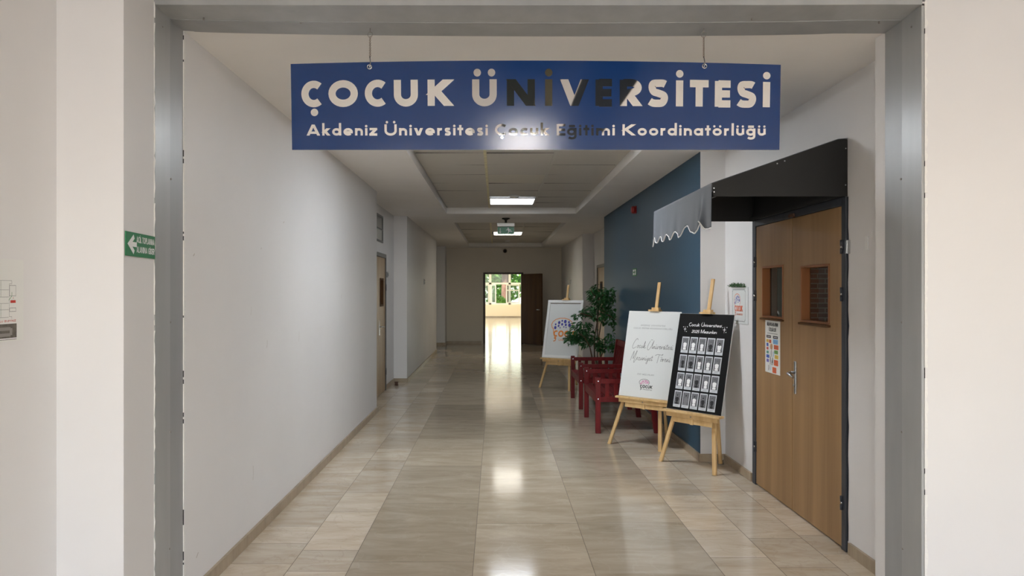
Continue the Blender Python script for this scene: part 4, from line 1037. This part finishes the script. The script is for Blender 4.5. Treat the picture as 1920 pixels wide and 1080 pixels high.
mb = MB(); mb.tube([(2.045, D(7.24), .0005), (2.045, D(7.24), .03)], [.016,.012], 14); mb.build('post', M['steel'], t)
mb = MB(); mb.tube([(2.045, D(7.24), .03), (2.045, D(7.24), .042), (2.045, D(7.24), .046)], [.016,.016,.01], 14); mb.build('cap', M['chrome'], t)
t = thing('door_stop', (-1.66, D(13.2), 0), 'brown rubber door stop on the floor by the left door recess', 'door stop')
mb = MB(); mb.tube([(-1.65, D(13.25), .0005), (-1.65, D(13.25), .05)], [.03,.025], 14); mb.build('post', M['rubber'], t)
mb = MB(); mb.box((-1.68, D(13.25)-.02, .05), (-1.62, D(13.25)+.02, .062)); mb.build('cap', M['rubber'], t)

# ================================================================ EASELS AND BOARDS
def easel_set(BL, u2, bw, bh, zl, feet_half, mast_top, rear, label, board_label, drawer, frame_style='foam', bx=0.0, tilt_d=.2, mastx=None, leftfoot=None, rightfoot=None, cat_board='sign board'):
    """BL: world point of the board's lower left corner; u2: horizontal unit vector along the board"""
    BL = Vector(BL); u = Vector((u2[0], u2[1], 0)).normalized(); bk = Vector((-u.y, u.x, 0))      # back, away from the reader
    up = (Vector((0,0,1)) + bk*tilt_d/.86).normalized()
    F = Frame(BL, u, up)             # n points to the reader
    cx = bw/2 if mastx is None else mastx
    C0 = BL + u*cx
    base = Vector((C0.x, C0.y, 0)) + bk*.1
    t = thing('display_easel', base, label, 'easel', 'wooden display easels')
    def pt(s_, z, back=0.0):         # point in the tilted plane at height z
        k = (z-BL.z)/up.z
        return C0 + u*s_ + up*k + bk*back
    th = .016
    apex = mast_top-.30
    for s_ in (-1, 1):
        foot = pt(s_*feet_half, .0, .03)
        if s_ < 0 and leftfoot is not None: foot = Vector(leftfoot)
        if s_ > 0 and rightfoot is not None: foot = Vector(rightfoot)
        top = pt(s_*.045, apex, .03)
        mb = MB(); mb.obox(foot, top, u, .018, .011); o = mb.build('leg', M['pine'], t, bevel=.002)
        for v in o.data.vertices:      # cut flat at the floor
            wz = v.co.z + o.location.z + t.location.z
            if wz < .02: v.co.z += .0006-wz
    rf = Vector(rear); rt = pt(0, apex-.02, .065)
    mb = MB(); mb.obox(Vector((rf.x, rf.y, .012)), rt, u, .015, .011); mb.build('rear_leg', M['pine'], t, bevel=.002)
    mb = MB(); mb.obox(pt(0, zl-.06, .028), pt(0, mast_top, .028), u, .017, .008); mb.build('mast', M['pine'], t, bevel=.002)
    mb = MB(); a = BL.z-.012
    mb.obox(pt(-bw*.5-.012, a, -.008), pt(bw*.5+.012, a, -.008), bk, .038, .010); mb.build('ledge', M['pine'], t, bevel=.002)
    mb = MB(); mb.obox(pt(-bw*.47, a-.03, -.012), pt(bw*.47, a-.03, -.012), Vector((0,0,1)), .020, .008); mb.build('ledge_rail', M['pine'], t, bevel=.002)
    mb = MB(); mb.obox(pt(-bw*.36, a-.075, .012), pt(bw*.36, a-.075, .012), Vector((0,0,1)), .022, .007); mb.build('crossbar', M['pine'], t, bevel=.002)
    mb = MB(); mb.obox(pt(-.015, a-.07, -.0), pt(.015, a-.07, -.0), Vector((0,0,1)), .030, .007)
    mb.build('centre_block', M['pine'], t)
    zt = BL.z + bh*up.z
    mb = MB(); mb.obox(pt(-.06, zt+.010, .005), pt(.06, zt+.010, .005), bk, .034, .008); mb.obox(pt(-.035, zt+.028, .012), pt(.045, zt+.028, .012), bk, .022, .011); mb.build('top_clamp', M['pine'], t, bevel=.002)
    mb = MB(); c = pt(.0, a-.03, -.021); mb.tube([c, c-bk*.006], .006, 10); mb.build('bolt', M['steel'], t)
    # the board
    B = thing('display_board', BL + u*bw/2, board_label, cat_board)
    drawer(F, B, bw, bh)
    return t
yA = D(8.15)
def white_board(F, B, W, H):
    mb = MB(); mb.rect(F, 0, 0, W, H, .0, 0, .006); mb.build('foam_panel', M['boardwhite'], B)
    e = .0006
    for line, yy, ww, xx in (('AKDENİZ ÜNİVERSİTESİ', .825, .47, .5), ('ÇOCUK EĞİTİMİ KOORDİNATÖRLÜĞÜ', .79, .74, .5), ('2025 MEZUNLARI', .255, .32, .47)):
        mb = MB(); text(mb, F, line, W*xx, H*yy, .014, .13, gap=.25, width=W*ww, e=e, m=0, center=True)
        mb.build('small_print', M['inkgrey'], B)
    mb = MB()
    SC = {   # hand written letters: width and pen path, x height 1
      'C': (2.0, [[(1.9,2.5),(1.6,2.95),(1.1,2.7),(.5,1.6),(.25,.5),(.5,-.2),(1.0,-.15),(1.7,.35)]]),
      'U': (2.3, [[(.75,2.4),(.25,1.2),(.15,.1),(.6,-.5),(1.3,.2),(1.9,1.7),(2.15,2.6)], [(2.15,2.6),(1.95,1.2),(1.95,.1),(2.2,.35)]]),
      'M': (2.3, [[(.1,-.3),(.45,1.4),(.85,2.7),(.95,1.3),(1.05,.3),(1.6,1.9),(2.0,2.9),(1.8,1.2),(1.55,-.4),(1.75,-.9),(2.2,.2)]]),
      'T': (2.4, [[(.1,1.7),(.8,2.1),(1.7,2.05),(2.5,2.0),(2.9,2.25),(2.7,1.8)], [(1.6,2.05),(1.45,1.0),(1.35,-.6)]]),
      'o': (.85, [[(.6,.85),(.25,.75),(.1,.3),(.35,.02),(.6,.35),(.62,.8),(.85,.55)]]),
      'c': (.8, [[(.65,.75),(.35,.85),(.1,.4),(.3,.0),(.8,.3)]]),
      'u': (.95, [[(.1,.8),(.08,.2),(.3,.0),(.6,.45),(.68,.85),(.66,.2),(.95,.25)]]),
      'k': (1.0, [[(.05,.2),(.45,1.9),(.3,2.1),(.2,1.0),(.15,.0)], [(.2,.35),(.6,.85),(.3,.5),(.6,.0),(1.0,.3)]]),
      'n': (1.0, [[(.1,.8),(.1,.0),(.4,.7),(.6,.75),(.65,.1),(1.0,.25)]]),
      'i': (.5, [[(.15,.8),(.1,.1),(.3,.0),(.5,.3)]]),
      'v': (.85, [[(.1,.8),(.25,.0),(.65,.85),(.85,.7)]]),
      'e': (.8, [[(.1,.4),(.5,.6),(.4,.9),(.12,.5),(.3,.0),(.8,.3)]]),
      'r': (.7, [[(.1,.8),(.12,.0),(.3,.65),(.7,.75)]]),
      's': (.7, [[(.0,.2),(.4,.95),(.5,.3),(.25,.0),(.7,.25)]]),
      't': (.65, [[(.3,1.6),(.2,.3),(.35,.0),(.65,.3)], [(-.1,1.05),(.65,1.15)]]),
      'z': (.8, [[(.05,.7),(.5,.8),(.15,.1),(.5,-.1),(.8,.3)]]),
      'y': (.95, [[(.1,.8),(.15,.2),(.4,.1),(.7,.85),(.45,-.9),(.15,-1.0),(.2,-.5),(.95,.3)]]),
      ' ': (.55, [])}
    def script(txt, x, y, xh, width):
        tw = sum(SC[{'Ç':'C','Ü':'U','ö':'o','ü':'u','ş':'s'}.get(c, c)][0] for c in txt); sx = width/tw; cx = 0
        for ch in txt:
            b_ = {'Ç':'C','Ü':'U','ö':'o','ü':'u','ş':'s'}.get(ch, ch); w_, st = SC[b_]
            for p_ in st:
                mb.stroke(F, smooth([(x+(cx+a)*sx+.12*b2*xh, y+b2*xh) for a, b2 in p_], 5), .0030, e+.0001, 0)
            if ch == 'Ü':
                for d_ in (1.1, 1.5): mb.disc(F, x+(cx+d_)*sx+.3*xh, y+2.75*xh, .004, .0026, e+.0001, 0, 8)
            if ch == 'ö':
                for d_ in (.2, .55): mb.disc(F, x+(cx+d_)*sx, y+1.3*xh, .0032, .0026, e+.0001, 0, 8)
            if ch == 'i': mb.disc(F, x+(cx+.3)*sx, y+1.25*xh, .0032, .0026, e+.0001, 0, 8)
            cx += w_
    script('Çocuk Üniversitesi', W*.14, H*.565, .032, W*.78)
    script('Mezuniyet Töreni', W*.14, H*.425, .032, W*.76)
    mb.build('script_lettering', M['ink'], B)
    mb = MB(); logo(mb, F, W*.37, H*.085, W*.26, H*.125, e, 1, 0, 1); mb.build('logo', [M['inkpink'], M['ink']], B)
def black_board(F, B, W, H):
    mb = MB(); mb.rect(F, 0, 0, W, H, -.0002, 0, .008); mb.build('foam_panel', M['boardwhite'], B)
    mb = MB(); mb.rect(F, .001, .001, W-.001, H-.001, .0003, 0, .0004); mb.build('print', M['boardblack'], B)
    e = .0009
    for txt, y, cap, width in (('Çocuk Üniversitesi', H*.868, .026, W*.60), ('2025 Mezunları', H*.80, .026, W*.46)):
        mb = MB(); text(mb, F, txt, W*.5, y, cap, .15, gap=.05, width=width, e=e, center=True, shear=.15, bigcap=1.25)
        mb.build('headline', M['inkwhite'], B)
    for (a, b_, r) in ((.14, .835, .030), (.86, .845, .034)):
        mb = MB(); cx, cy = W*a, H*b_
        pts = []
        for k in range(8):
            rr = r*(1 if k % 2 == 0 else .17)*(1 if k % 4 == 0 else .8); an = PI/4*k
            pts.append(F.p(cx+rr*.75*math.sin(an), cy+rr*math.cos(an), e))
        c0 = F.p(cx, cy, e); vs = [c0]+pts; mb.add(vs, [(0, i+1, (i+1) % 8+1)[::-1] for i in range(8)])
        for (dx, dy) in ((-.02,.02),(.022,.022),(.018,-.022)): mb.disc(F, cx+dx, cy+dy, .004, .004, e, 0, 8)
        mb.build('star', M['inkwhite'], B)
    rnd = random.Random(21)
    shirts = ['w','w','w','k','w', 'k','k','w','w','w', 'w','w','k','w','w', 'k','g','w','k','k']
    for r in range(4):
        for c in range(5):
            pw, ph = W*.135, H*.168
            x0 = W*.115+c*W*.158 + (3-r)*-.0 ; y0 = H*(.755-.168)-r*H*.187
            mb = MB(); e1 = .0008; sh = shirts[r*5+c]; ms = {'w': 2, 'k': 3, 'g': 4}[sh]
            mb.rect(F, x0, y0, x0+pw, y0+ph, e1+.0003, 0, .0006)
            a0, b0, a1, b1 = x0+pw*.1, y0+ph*.17, x0+pw*.9, y0+ph*.93
            mb.rect(F, a0, b0, a1, b1, e1+.0005, 1)
            cx = (a0+a1)/2 + rnd.uniform(-.003,.003); hh = (b1-b0); hy = b0+hh*rnd.uniform(.66,.74); sw = pw*rnd.uniform(.23,.28)
            ty = b0+hh*.03 if sh != 'k' else b0+hh*.0+.0002
            mb.add([F.p(cx-sw*.75, ty, e1+.0007), F.p(cx+sw*.75, ty, e1+.0007), F.p(cx+sw*.8, hy-hh*.26, e1+.0007), F.p(cx+sw, hy-hh*.30, e1+.0007), F.p(cx+sw*.85, hy-hh*.15, e1+.0007), F.p(cx+sw*.3, hy-hh*.10, e1+.0007), F.p(cx-sw*.3, hy-hh*.10, e1+.0007), F.p(cx-sw*.85, hy-hh*.15, e1+.0007), F.p(cx-sw, hy-hh*.30, e1+.0007), F.p(cx-sw*.8, hy-hh*.26, e1+.0007)], [range(10)], ms)
            for s_ in (-1, 1): mb.stroke(F, [(cx+s_*sw*.95, hy-hh*.3), (cx+s_*sw*.9, hy-hh*.45), (cx+s_*sw*.3, hy-hh*.5)], sw*.22, e1+.0009, 4)
            mb.disc(F, cx, hy, pw*.085, hh*.085, e1+.0010, 4, 12); mb.disc(F, cx, hy+hh*.045, pw*.09, hh*.055, e1+.0008 if rnd.random() < .5 else e1+.0011, 3, 12)
            if (r, c) in ((0, 4), (1, 2)): mb.disc(F, cx, hy-hh*.03, pw*.15, hh*.12, e1+.00095, 3, 12)
            mb.stroke(F, [(x0+pw*.25, y0+ph*.085), (x0+pw*.75, y0+ph*.085)], .0022, e1+.0005, 5)
            mb.build('portrait_card', [M['photocard'], M['photo'], M['inkwhite'], M['ink'], M['inkgrey'], M['inkgrey']], B)
def framed_board(F, B, W, H):
    fr = .045
    mb = MB()
    for (a, b_, c, d) in ((0,0,W,fr),(0,H-fr,W,H),(0,fr,fr,H-fr),(W-fr,fr,W,H-fr)): mb.rect(F, a, b_, c, d, .012, 0, .022)
    mb.build('frame', M['white'], B, bevel=.004)
    mb = MB(); mb.rect(F, fr, fr, W-fr, H-fr, .0, 0, .004); mb.build('poster', M['boardwhite'], B)
    mb = MB(); mb.rect(F, fr, H-fr-.012, W-fr, H-fr-.004, .003, 0, .002); mb.build('hinge_rod', M['doordark'], B)
    mb = MB(); logo(mb, F, W*.17, H*.29, W*.80, H*.40, .0012, 1, 0, 1); mb.build('logo', [M['inkblue'], M['inkorange']], B)
def W2(x, z): return (x, D(z))
# the middle one: white text board
zbl, X0 = 8.15, 1.25
u = Vector((.71, -.70*K))
easel_set((X0, D(zbl), .508), u, .60, .875, .5, .30, 1.655, (1.80, D(8.42), 0), 'pine easel holding the white script text board, behind the black board', 'white printed board with thin black script lettering, on the middle easel', white_board, leftfoot=(1.16, D(8.2)-.0, 0), rightfoot=(1.60, D(7.80), 0))
u = Vector((.603, -.797*K))
easel_set((1.552, D(7.28), .503), u, .575, .88, .5, .30, 1.675, (2.02, D(7.20), 0), 'pine easel nearest the door holding the black portrait board', 'black board with white headline and twenty small portraits, nearest the door', black_board, leftfoot=(1.515, D(7.36), 0), rightfoot=(1.858, D(6.80), 0))
u = Vector((.78, -.56*K))
easel_set((.74, D(12.84), .50), u, .64, .94, .5, .33, 1.66, (1.33, D(13.2), 0), 'pine easel farthest away holding the white framed logo poster', 'white framed poster board with orange and blue logo, beside the plant', framed_board, leftfoot=(.709, D(12.97), 0), rightfoot=(1.145, D(12.49), 0))

# ================================================================ RED BENCHES
def bench(yn, label):
    """front faces -x; yn: outer near edge"""
    L = 1.1*K+.06; X0, XB = 1.095, 1.80; lw = .056
    t = thing('red_bench', ((X0+XB)/2, yn+L/2, 0), label, 'bench', 'red wooden benches along the blue wall')
    R = M['red']
    for y in (yn, yn+L-.045):
        mb = MB(); mb.box((X0, y, .0005), (X0+lw, y+.045, .618)); mb.build('leg', R, t, bevel=.003)
        mb = MB(); mb.prism([(XB-.06, y, .0005), (XB, y, .0005), (XB-.05, y, .40), (XB+.0, y, .86), (XB-.045, y, .86), (XB-.11, y, .40)], (0,1,0), .045); mb.build('leg', R, t, bevel=.003)
        mb = MB(); mb.box((X0+lw, y+.006, .548), (XB-.07, y+.039, .598)); mb.build('armrest', R, t, bevel=.003)
        mb = MB(); mb.box((X0+lw, y+.006, .345), (XB-.1, y+.039, .403)); mb.build('side_rail', R, t, bevel=.003)
        for k in range(5):
            x = X0+lw+.05+k*.098; mb = MB(); mb.box((x, y+.014, .403), (x+.045, y+.030, .548)); mb.build('side_slat', R, t)
        for h in (.38, .575):
            mb = MB(); mb.tube([(X0+.028, y-.002, h), (X0+.028, y+.001, h)], .007, 10); mb.build('bolt', M['chrome'], t)
    mb = MB(); mb.box((X0+.008, yn+.045, .33), (X0+.035, yn+L-.045, .40)); mb.build('front_apron', R, t, bevel=.003)
    mb = MB(); mb.box((XB-.09, yn+.045, .22), (XB-.065, yn+L-.045, .28)); mb.build('rear_stretcher', R, t, bevel=.003)
    for k in range(6):
        x = X0+.005+k*.098; mb = MB(); mb.box((x, yn+.045, .402), (x+.085, yn+L-.045, .42)); mb.build('seat_slat', R, t, bevel=.003)
    d = Vector((.06, 0, .44)).normalized()
    def bp(h): return Vector((XB-.095+(h-.42)*.16, 0, h))
    for h0, h1 in ((.78, .86), (.44, .50)):
        mb = MB(); a, b_ = bp(h0), bp(h1); mb.prism([(a.x, yn+.045, a.z), (a.x+.03, yn+.045, a.z), (b_.x+.03, yn+.045, b_.z), (b_.x, yn+.045, b_.z)], (0,1,0), L-.09); mb.build('back_rail', R, t, bevel=.003)
    n = 9
    for k in range(n):
        y = yn+.075+k*(L-.15-.05)/(n-1); a, b_ = bp(.50), bp(.78)
        mb = MB(); mb.prism([(a.x+.006, y, a.z), (a.x+.022, y, a.z), (b_.x+.022, y, b_.z), (b_.x+.006, y, b_.z)], (0,1,0), .05); mb.build('back_slat', R, t)
    return t
bench(D(8.79), 'red stained wooden bench nearer the easels, partly behind the white text board')
bench(D(10.56), 'red stained wooden bench farther back, next to the leafy plant')

# ================================================================ PLANT
def ficus():
    cx, cy = 1.62, D(12.35)
    t = thing('potted_ficus', (cx, cy, 0), 'tall leafy green artificial ficus behind the farther red bench', 'plant')
    mb = MB(); mb.tube([(cx,cy,.0005),(cx,cy,.02),(cx,cy,.24),(cx,cy,.25)], [.10,.11,.14,.145], 24, 0); mb.tube([(cx,cy,.251),(cx,cy,.253)], .13, 24, 1); mb.build('pot', [M['pot'], M['soil']], t)
    def q(px, py, dy=0): v = P(px, py, 12.35+dy); return v
    stems = [[(cx,cy,.25), q(1115,669), q(1114,640), q(1120,600), q(1124,565), q(1120,545)],
             [(cx+.01,cy+.02,.25), q(1126,669), q(1123,630,.1), q(1128,600,.1), q(1140,575,.15), q(1152,556,.1)],
             [(cx-.02,cy-.01,.25), q(1110,670,-.1), q(1106,650,-.15), q(1096,632,-.2), q(1085,625,-.2)],
             [(cx+.02,cy,.25), q(1127,668,.05), q(1133,655,0), q(1148,648,0), q(1158,645,0)],
             [q(1120,600), q(1105,592,-.1), q(1090,588,-.15), q(1080,592,-.15)],
             [q(1124,575), q(1140,590,-.1), q(1155,600,-.1)], [q(1122,560), q(1110,550,-.1), q(1108,540,-.1)]]
    mb = MB()
    for s_ in stems:
        n = len(s_); mb.tube(s_, [.013-.009*i/(n-1) for i in range(n)], 8)
    mb.build('trunk', M['bark'], t)
    rnd = random.Random(5); g = MB()
    clumps = [(1124,558,19,14,200),(1143,552,16,13,130),(1150,570,15,14,110),(1160,551,8,5,34),(1112,548,8,7,40),(1117,541,6,5,22),(1120,585,24,14,190),(1145,595,19,13,170),(1100,584,14,7,60),(1084,592,9,5,26),(1090,612,17,10,110),(1078,628,14,12,120),(1070,637,9,8,50),(1096,640,14,9,110),(1088,632,20,13,150),(1064,634,4,5,14),(1140,648,19,10,110),(1157,652,10,8,46),(1146,632,10,9,34),(1122,640,12,8,44),(1107,622,8,9,34),(1157,612,6,10,20),(1127,652,10,9,40)]
    for (px, py, rx, ry, n) in clumps:
        for k in range(int(n*1.05)):
            a = rnd.random()*2*PI; r = math.sqrt(rnd.random())
            dz = rnd.uniform(-1, 1)*rx*.9/121*(1-.3*r)
            c = P(px+rx*r*math.cos(a), py+ry*r*math.sin(a), 12.35+dz)
            if c.x > 1.85: continue
            d = Vector((math.cos(a)+rnd.uniform(-.7,.7), rnd.uniform(-1,1), rnd.uniform(-1.0,.25))).normalized()
            sd = d.cross(Vector((rnd.uniform(-.5,.5), rnd.uniform(-.5,.5), 1))).normalized(); nn = sd.cross(d)
            L = rnd.uniform(.055,.088); w_ = L*.24
            if c.x+d.x*L > 1.86 : continue
            g.add([c, c+d*L*.35+sd*w_+nn*.006, c+d*L*.75+sd*w_*.6+nn*.004, c+d*L-nn*.006, c+d*L*.75-sd*w_*.6+nn*.004, c+d*L*.35-sd*w_+nn*.006, c+d*L*.5], [(0,1,6),(1,2,6),(2,3,6),(3,4,6),(4,5,6),(5,0,6)])
    g.build('foliage', M['leaf'], t)
ficus()

# ================================================================ ROOM BEHIND THE RIGHT DOOR
mb = MB()
mb.box((2.3, D(4.2), 0), (5.6, D(4.3), 2.9)); mb.box((2.3, D(9.0), 0), (3.42, D(9.1), 2.9)); mb.box((5.5, D(4.3), 0), (5.6, D(9.1), 2.9))
struct(mb.build('wall_classroom', [M['roomwall']]))
mb = MB(); mb.box((3.42, D(8.98), 0), (5.5, D(9.1), 2.9)); struct(mb.build('wall_classroom_brick', [M['brick']]))
mb = MB(); mb.box((2.3, D(4.2), 2.9), (5.6, D(9.1), 3.0)); struct(mb.build('ceiling_classroom', [M['ceil']]))
ceiling_lamp(3.9, 6.4, 7.0, .28, 2.899, mat('classroom_lamp_diffuser', (250,250,250), emit=((250,248,240), 8.0)), 'square ceiling light in the room behind the wooden double door')  # unseen lamp added so the brick shows through the door panes
mb = MB(); F = Frame((3.02, D(9.0)-.0005, 1.72), (1,0,0), (0,0,1)); mb.rect(F, 0, 0, .10, .06, .004, 0, .004)
tag(mb.build('room_exit_plate', M['exitgreen']), 'tiny dark green plate seen through the left pane of the wooden door', 'sign')

# ================================================================ BRIGHT HALL BEYOND THE END DOOR
zh0, zh1 = 24.0, 47.0
mb = MB()
wbox(mb, -6.2, -2.0, zh0-.1, zh0, 0, 3.2); wbox(mb, 2.4, 6.6, zh0-.1, zh0, 0, 3.2); wbox(mb, -2.0, 2.4, zh0-.1, zh0, 3.05, 3.2)
wbox(mb, -6.2, 6.6, zh1, zh1+.3, 0, .755); wbox(mb, -6.2, 6.6, zh1, zh1+.3, 2.95, 3.2)
wbox(mb, -6.2, -5.0, zh1, zh1+.3, .755, 2.95); wbox(mb, 5.6, 6.6, zh1, zh1+.3, .755, 2.95)
wbox(mb, 6.4, 6.6, zh0, zh1, 0, 3.2)
wbox(mb, -6.2, -6.0, zh0, zh1, 0, .8); wbox(mb, -6.2, -6.0, zh0, zh1, 2.9, 3.2)
for k in range(7): wbox(mb, -6.2, -6.0, zh0+k*3.8, zh0+k*3.8+.5, .8, 2.9)
struct(mb.build('wall_hall', [M['farwall']]))
mb = MB(); wbox(mb, -6.2, 6.6, zh0, zh1+.3, 3.2, 3.35); struct(mb.build('ceiling_hall', [M['ceil']]))
bboard('baseboard_hall', [(-6.0, 46.97, 6.4, 47.0)])
def hall_window():
    z = 47.0; q = z/1500; y = D(z)+.1
    t = thing('window_3', (.4, y, .755), 'band of white framed windows with open casements at the end of the bright hall', kind='structure')
    mb = MB()
    def bar(x0, x1, h0, h1, m=0): mb.box((x0, y-.04, h0), (x1, y+.04, h1), m)
    bar(-5.0, 5.6, .755, .83); bar(-5.0, 5.6, 1.94, 2.04); bar(-5.0, 5.6, 2.87, 2.95)
    for px in (919, 955.5): bar((px-930)*q-.06, (px-930)*q+.07, .755, 2.95)
    for x in (-4.9, -3.7, -2.5, -1.4, 2.2, 3.3, 4.4, 5.5): bar(x-.06, x+.06, .755, 2.95)
    for x in (-3.1, -1.9, 2.75): bar(x-.04, x+.04, .83, 1.94)
    mb.build('window_frame', M['winframe'], t)
    def casement(x0, x1, y0, y1, mid=False):
        a = Vector((x0, y0, 0)); b_ = Vector((x1, y1, 0)); d = (b_-a).normalized(); L = (b_-a).length; F = Frame((x0, y0, .84), d, (0,0,1)); H = 1.09
        mb = MB(); f = .06
        for r in ((0,0,L,f),(0,H-f,L,H),(0,f,f,H-f),(L-f,f,L,H-f)): mb.rect(F, *r, .02, 0, .04)
        if mid: mb.rect(F, f, H*.66, L-f, H*.66+.06, .02, 0, .04)
        o = mb.build('casement', M['winframe'], t)
        mb = MB(); mb.rect(F, f, f, L-f, H-f, .003, 0, .006); mb.build('pane', M['glass'], o)
    casement((894-930)*q, (917-930)*q, y-.05, y-.05); casement((921.5-930)*q, (930-930)*q, y-.08, y-.45)
    casement((949-930)*q, (974-930)*q, y-.5, y-.06, True)
    mb = MB(); mb.box((-5.0, y-.004, 2.04), (5.6, y+.004, 2.87)); mb.build('pane', M['glass'], t)
hall_window()
# outside: ground, trees
mb = MB(); mb.box((-40, D(47.5), -.6), (40, D(47.5)+60, -.3)); struct(mb.build('ground_outside', [M['grass']]))
def tree(x, y, H, cr, seed, label, trunk=.18, low=.35):
    t = thing('tree', (x, y, -.3), label, 'tree', 'trees outside the hall windows')
    rnd = random.Random(seed); mb = MB()
    if trunk:
        mb.tube([(x,y,-.3),(x+.05,y,H*.4),(x-.05,y,H*.8)], [trunk,trunk*.85,trunk*.5], 12)
        for k in range(5):
            a = rnd.random()*6.28; mb.tube([(x,y,H*.5+k*.2),(x+math.cos(a)*cr*.5,y+math.sin(a)*cr*.5,H*.75+k*.15)], [.07,.03], 6)
        mb.build('trunk', M['treebark'], t)
    g = MB()
    for k in range(2600):
        v = Vector((rnd.gauss(0,1), rnd.gauss(0,1), rnd.gauss(0,1))).normalized()*rnd.random()**.4
        c = Vector((x+v.x*cr, y+v.y*cr, H*(.5+low*.5)+v.z*H*(1-low)*.5))
        d = Vector((rnd.gauss(0,1), rnd.gauss(0,1), rnd.gauss(0,1))).normalized(); s_ = d.orthogonal().normalized(); L = .42
        g.add([c-d*L*.5, c+s_*L*.3, c+d*L*.5, c-s_*L*.3], [(0,1,2,3)])
    g.build('foliage', M['treeleaf'], t)
yo = D(47)
tree(.55, yo+4.0, 6.5, 2.2, 1, 'brown trunked tree standing outside the open hall casement', .26, .42)
tree(-3.8, yo+9, 7.5, 3.4, 2, 'leafy tree outside, left of the open hall casement', .22, .3)
tree(5.2, yo+9, 8, 3.6, 3, 'leafy tree outside, right of the open hall casement', .22, .25)
tree(.0, yo+1.9, 1.2, .6, 4, 'low green shrub outside below the open hall casement', 0, .0)
tree(.5, yo+17, 6, 3.0, 5, 'leafy tree farthest outside behind the brown trunked tree', .2, .1)

# tidy helper property
for o in bpy.data.objects:
    if '_w' in o: del o['_w']
